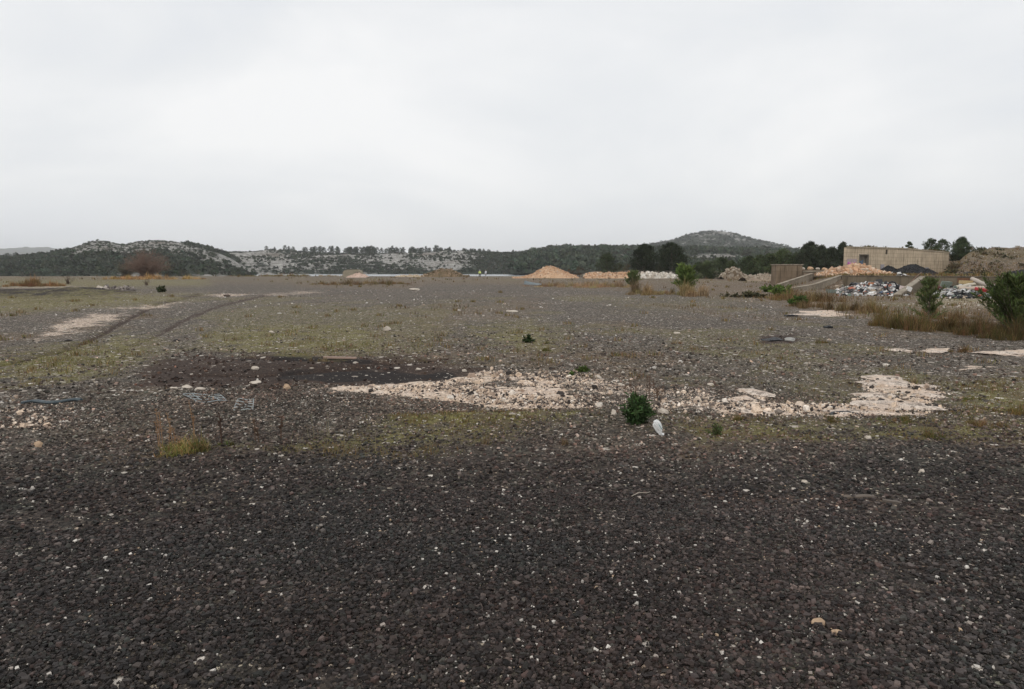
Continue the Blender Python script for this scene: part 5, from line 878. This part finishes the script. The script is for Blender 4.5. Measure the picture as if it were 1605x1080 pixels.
# strip of dark plastic at the far left
def mk_strip():
    g = G(55, 634); bm = bmesh.new(); r2 = random.Random(4); pts = [G(34+k*8.5, 634-math.sin(k*.8)*2-k*.3)-g+Vector((0, 0, .022+.008*r2.random())) for k in range(12)]; tube(bm, pts, [.016+.010*r2.random() for _ in pts], 6)
    o = bm_obj('plastic_strip', bm, mat_plain('dull_plastic', (.08,.10,.11), .45)); o.location = g; tag(o, 'crumpled blue grey plastic strip lying at the far left', 'plastic strip')
mk_strip()
def mk_bag():
    g = G(1031, 682); o = thing('plastic_bag', 'white crumpled plastic bag with a small print beside the dark green shrub', 'bag', g, .4); bm = bmesh.new(); bmesh.ops.create_icosphere(bm, subdivisions=4, radius=1)
    for v in bm.verts:
        x, y, z = v.co; n = float(fbm(np.array([x*2.1+z*1.3+3]), np.array([y*2.3-z]), 4, .6)[0]); v.co *= 1+.45*n; v.co.x *= .044*(1.0-.35*z*-1 if z < 0 else 1.0); v.co.y *= .038; v.co.z *= .080; v.co.x -= v.co.z*.32; v.co.z += .085
    bm_obj('bag_body', bm, mat_plain('white_film', (.74,.75,.74), .4), o)
    b = bmesh.new(); tube(b, [(.02, -.012, .02), (.05, -.02, .005), (.055, -.01, -.002)], [.014, .02, .006], 6); bm_obj('bag_corner', b, mat_plain('white_film', (.70,.71,.71), .4), o)
    b = bmesh.new(); 
    for i in range(3): tube(b, [(-.028+i*.012, -.050, .125-i*.016), (-.018+i*.012, -.053, .118-i*.016), (-.014+i*.012, -.051, .105-i*.016)], .004, 5)
    bm_obj('print', b, mat_plain('faded_print', (.25,.36,.36)), o)
mk_bag()
def mk_plank():
    g = G(529, 563); o = slab('plank', 'weathered pinkish plank lying in the dark ruts', 533, 562, g.y, .62, .09, .03, (0, .03, .06), mat_plain('weathered_wood', (.34,.24,.19))); o.location = G(533, 563)+Vector((0, 0, .03))
    o = slab('plank', 'grey weathered piece of wood in the right foreground gravel', 1350, 779, 5, .24, .05, .018, (0, .02, .1), mat_plain('grey_wood', (.13,.105,.085)), warp=.012); o.location = G(1348, 780)+Vector((0, 0, .006))
    o = slab('plank', 'short bent grey splinter right of the weathered wood', 1400, 788, 5, .14, .035, .016, (0, .1, -.35), mat_plain('grey_wood', (.12,.10,.085)), warp=.01); o.location = G(1400, 788)+Vector((0, 0, .006))
    bm = bmesh.new(); g = G(990, 780); tube(bm, [(0, 0, .012), (.06, .03, .03), (.12, .05, .02), (.16, .10, .012)], [.004, .005, .004, .003], 5); o = bm_obj('twig', bm, mat_plain('pale_twig', (.32,.28,.23))); o.location = g; tag(o, 'pale thin twig lying on the foreground gravel in the middle', 'twig')
    g = G(1215, 534); o = slab('rubber_mat', 'torn black rubber sheet under the grey angled slab', 1215, 535, g.y, .5, .35, .02, (.0, .05, .4), MK, 'rubber sheet', warp=.06); o.location = g+Vector((0, .1, .01))
    for i, (px, py, w) in enumerate([(1240, 496, 20), (1298, 514, 10), (556, 0, 0)]):
        if w: g = G(px, py); o = slab('rubber_piece', ['flat black scrap near the white slab below the golden grass', 'small black scrap right of the flat one'][i], px, py, g.y, w/F*g.y, .2, .05, (0, .05, .3), MK, 'scrap', warp=.03); o.location = g+Vector((0, 0, .03))
    for i, (px, py, lb) in enumerate([(105, 533, 'black lump below the pale streak at the left'), (276, 533, 'dark clod on the left moss near the ruts'), (126, 571, 'small dark clod among the left moss'), (354, 463, 'brown flat clod far out at the left')]): rock('clod', lb, px, py+2, 11 if i else 12, 3.5, mat_plain('dark_clod', (.075,.055,.042) if i == 3 else (.03,.025,.022)), 90+i, cat='clod')
mk_plank()
# blue grey board far out (like an upturned trough)
def mk_board():
    a = G(823, 446.5); b = G(862, 447.5); a.z += .10; d = b-a; o = thing('boat_hull', 'flat blue grey boat shaped hull lying in the far dry grass', 'hull', a, math.atan2(d.y, d.x)); L = Vector((d.x, d.y)).length; bm = bmesh.new(); n = 16; rings = []
    for k in range(n+1):
        t = k/n; w = .42*math.sin(math.pi*min(.97, t*.9+.05))**.5; h = .30*(1-t)**1.2+.08; r = [bm.verts.new((t*L, w*math.cos(a_), -.10+h*max(0, math.sin(a_))+(.12*(1-t)**4))) for a_ in np.linspace(0, math.pi, 9)]; rings.append(r)
    for r0, r1 in zip(rings, rings[1:]):
        for i in range(8): bm.faces.new([r0[i], r0[i+1], r1[i+1], r1[i]])
    bm.faces.new(rings[0]); bm.faces.new(rings[-1][::-1]); bm_obj('shell', bm, MBL, o, True)
    b2 = bmesh.new(); tube(b2, [(v.co.x, v.co.y-.0, .0) for v in [r[0] for r in []]] or [(0, -.2, 0), (L*.3, -.44, -.02), (L*.7, -.40, -.05), (L, -.1, -.08)], .04, 6); bm_obj('rim', b2, MGY, o)
mk_board()
# ------------------------------------------------------------------ people
def skin_mesh(name, verts, edges, rad, mat, parent, sub=2, root=0):
    me = bpy.data.meshes.new(name); me.from_pydata(verts, edges, []); o = link(bpy.data.objects.new(name, me), parent); sk = o.modifiers.new('skin', 'SKIN'); sk.use_smooth_shade = True
    for i, r in enumerate(rad): me.skin_vertices[0].data[i].radius = r if isinstance(r, tuple) else (r, r); me.skin_vertices[0].data[i].use_root = (i == root)
    s = o.modifiers.new('sub', 'SUBSURF'); s.levels = sub; s.render_levels = sub; me.materials.append(mat); return o
def person(label, px, Y, top, bottom, rz, hat, stride=.12, bend=0.0):
    b = PD(px, HORZ, Y); o = thing('person', label, 'person', (b.x, Y, H(b.x, Y)), rz); SKIN = mat_plain('skin', (.42,.28,.21))
    V = [(0,0,.95),(0,0,1.12),(0,-.01-bend*.3,1.34),(0,-.02-bend,1.47),(0,-.03-bend,1.56),(0,-.04-bend,1.70), (.18,-bend,1.40),(.24,-.04-bend,1.12),(.22,-.16-bend,.90),(.215,-.20-bend,.82), (-.18,-bend,1.40),(-.25,.03-bend,1.12),(-.24,-.05-bend,.88),(-.235,-.07-bend,.80), (.10,0,.90),(.12,-stride,.50),(.12,-stride*.6,.09),(.13,-stride-.12,.04), (-.10,0,.90),(-.12,stride*.4,.50),(-.12,stride,.09),(-.13,stride-.13,.04)]
    E = [(0,1),(1,2),(2,3),(3,4),(4,5),(2,6),(6,7),(7,8),(8,9),(2,10),(10,11),(11,12),(12,13),(0,14),(14,15),(15,16),(16,17),(0,18),(18,19),(19,20),(20,21)]
    Rr = [(.15,.11),(.14,.10),(.16,.11),.06,.055,(.085,.10),.07,.05,.035,.03,.07,.05,.035,.03,.09,.06,.045,.035,.09,.06,.045,.035]
    body = skin_mesh('body', V, E, Rr, SKIN, o)
    # fingers: five short chains on each hand, face
    f = bmesh.new()
    for hx, hy, hz in ((.215,-.20-bend,.80), (-.235,-.07-bend,.78)):
        for k in range(4): tube(f, [(hx+(k-1.5)*.018, hy, hz), (hx+(k-1.5)*.02, hy-.02, hz-.05-.004*k), (hx+(k-1.5)*.019, hy-.012, hz-.085)], [.009,.008,.006], 5)
        tube(f, [(hx-.03 if hx > 0 else hx+.03, hy-.01, hz+.02), (hx-.045 if hx > 0 else hx+.045, hy-.03, hz-.02)], [.010,.008], 5)
    bm_obj('fingers', f, SKIN, o); f = bmesh.new(); tube(f, [(0,-.13-bend,1.66),(0,-.155-bend,1.645)], [.012,.014], 6)
    for s in (-1, 1): tube(f, [(s*.035,-.125-bend,1.675),(s*.035,-.133-bend,1.675)], .010, 6); tube(f, [(s*.085,-.03-bend,1.67),(s*.098,-.025-bend,1.67)], .022, 6)
    bm_obj('face', f, SKIN, o)
    jv = [V[i] for i in (0,1,2,6,7,8,10,11,12)]; jv[0] = (0,0,.86); jv[5] = (.222,-.13-bend,.94); jv[8] = (-.242,-.03-bend,.93); skin_mesh('jacket', jv, [(0,1),(1,2),(2,3),(3,4),(4,5),(2,6),(6,7),(7,8)], [(.185,.14),(.175,.13),(.185,.135),.095,.072,.058,.095,.072,.058], top, o, 2, 1)
    tv = [(0,0,.97),(.10,0,.88),(.12,-stride,.50),(.12,-stride*.6,.12),(-.10,0,.88),(-.12,stride*.4,.50),(-.12,stride,.12)]; skin_mesh('trousers', tv, [(0,1),(1,2),(2,3),(0,4),(4,5),(5,6)], [(.17,.13),.115,.08,.065,.115,.08,.065], bottom, o)
    h = bmesh.new(); bmesh.ops.create_icosphere(h, subdivisions=2, radius=.118, matrix=Matrix.Translation((0, -.02-bend, 1.70)))
    for v in h.verts: v.co.z = max(v.co.z, 1.68)
    bm_obj('helmet' if hat else 'hair', h, mat_plain('white_helmet', (.7,.7,.68)) if hat else mat_plain('grey_hair', (.25,.24,.23)), o); return o
person('person in a yellow high visibility jacket and black trousers on the plateau edge', 752, 160, mat_plain('hi_vis', (.62,.72,.22)), mat_plain('black_trousers', (.015,.015,.017)), .3, True)
person('person in pale grey clothes standing right of the one in yellow', 761.5, 166, mat_plain('pale_grey_coat', (.55,.57,.60)), mat_plain('grey_trousers', (.36,.37,.39)), -.6, False, .06, .05)
# ------------------------------------------------------------------ haze
def mk_haze():
    bm = bmesh.new(); box(bm, -5200, -60, -30, 2600, 5700, 190); m = bpy.data.materials.new('haze_air'); m.use_nodes = True; nt = m.node_tree; nt.nodes.clear(); out = nt.nodes.new('ShaderNodeOutputMaterial'); v = nt.nodes.new('ShaderNodeVolumePrincipled')
    v.inputs['Color'].default_value = (.97,.985,1,1); v.inputs['Density'].default_value = HAZE; v.inputs['Anisotropy'].default_value = .1; nt.links.new(v.outputs[0], out.inputs['Volume'])
    o = bm_obj('haze', bm, m); o['kind'] = 'stuff'; o['label'] = 'thin grey haze in the air over the far hills'; o['category'] = 'haze'
HAZE = .00014
mk_haze()
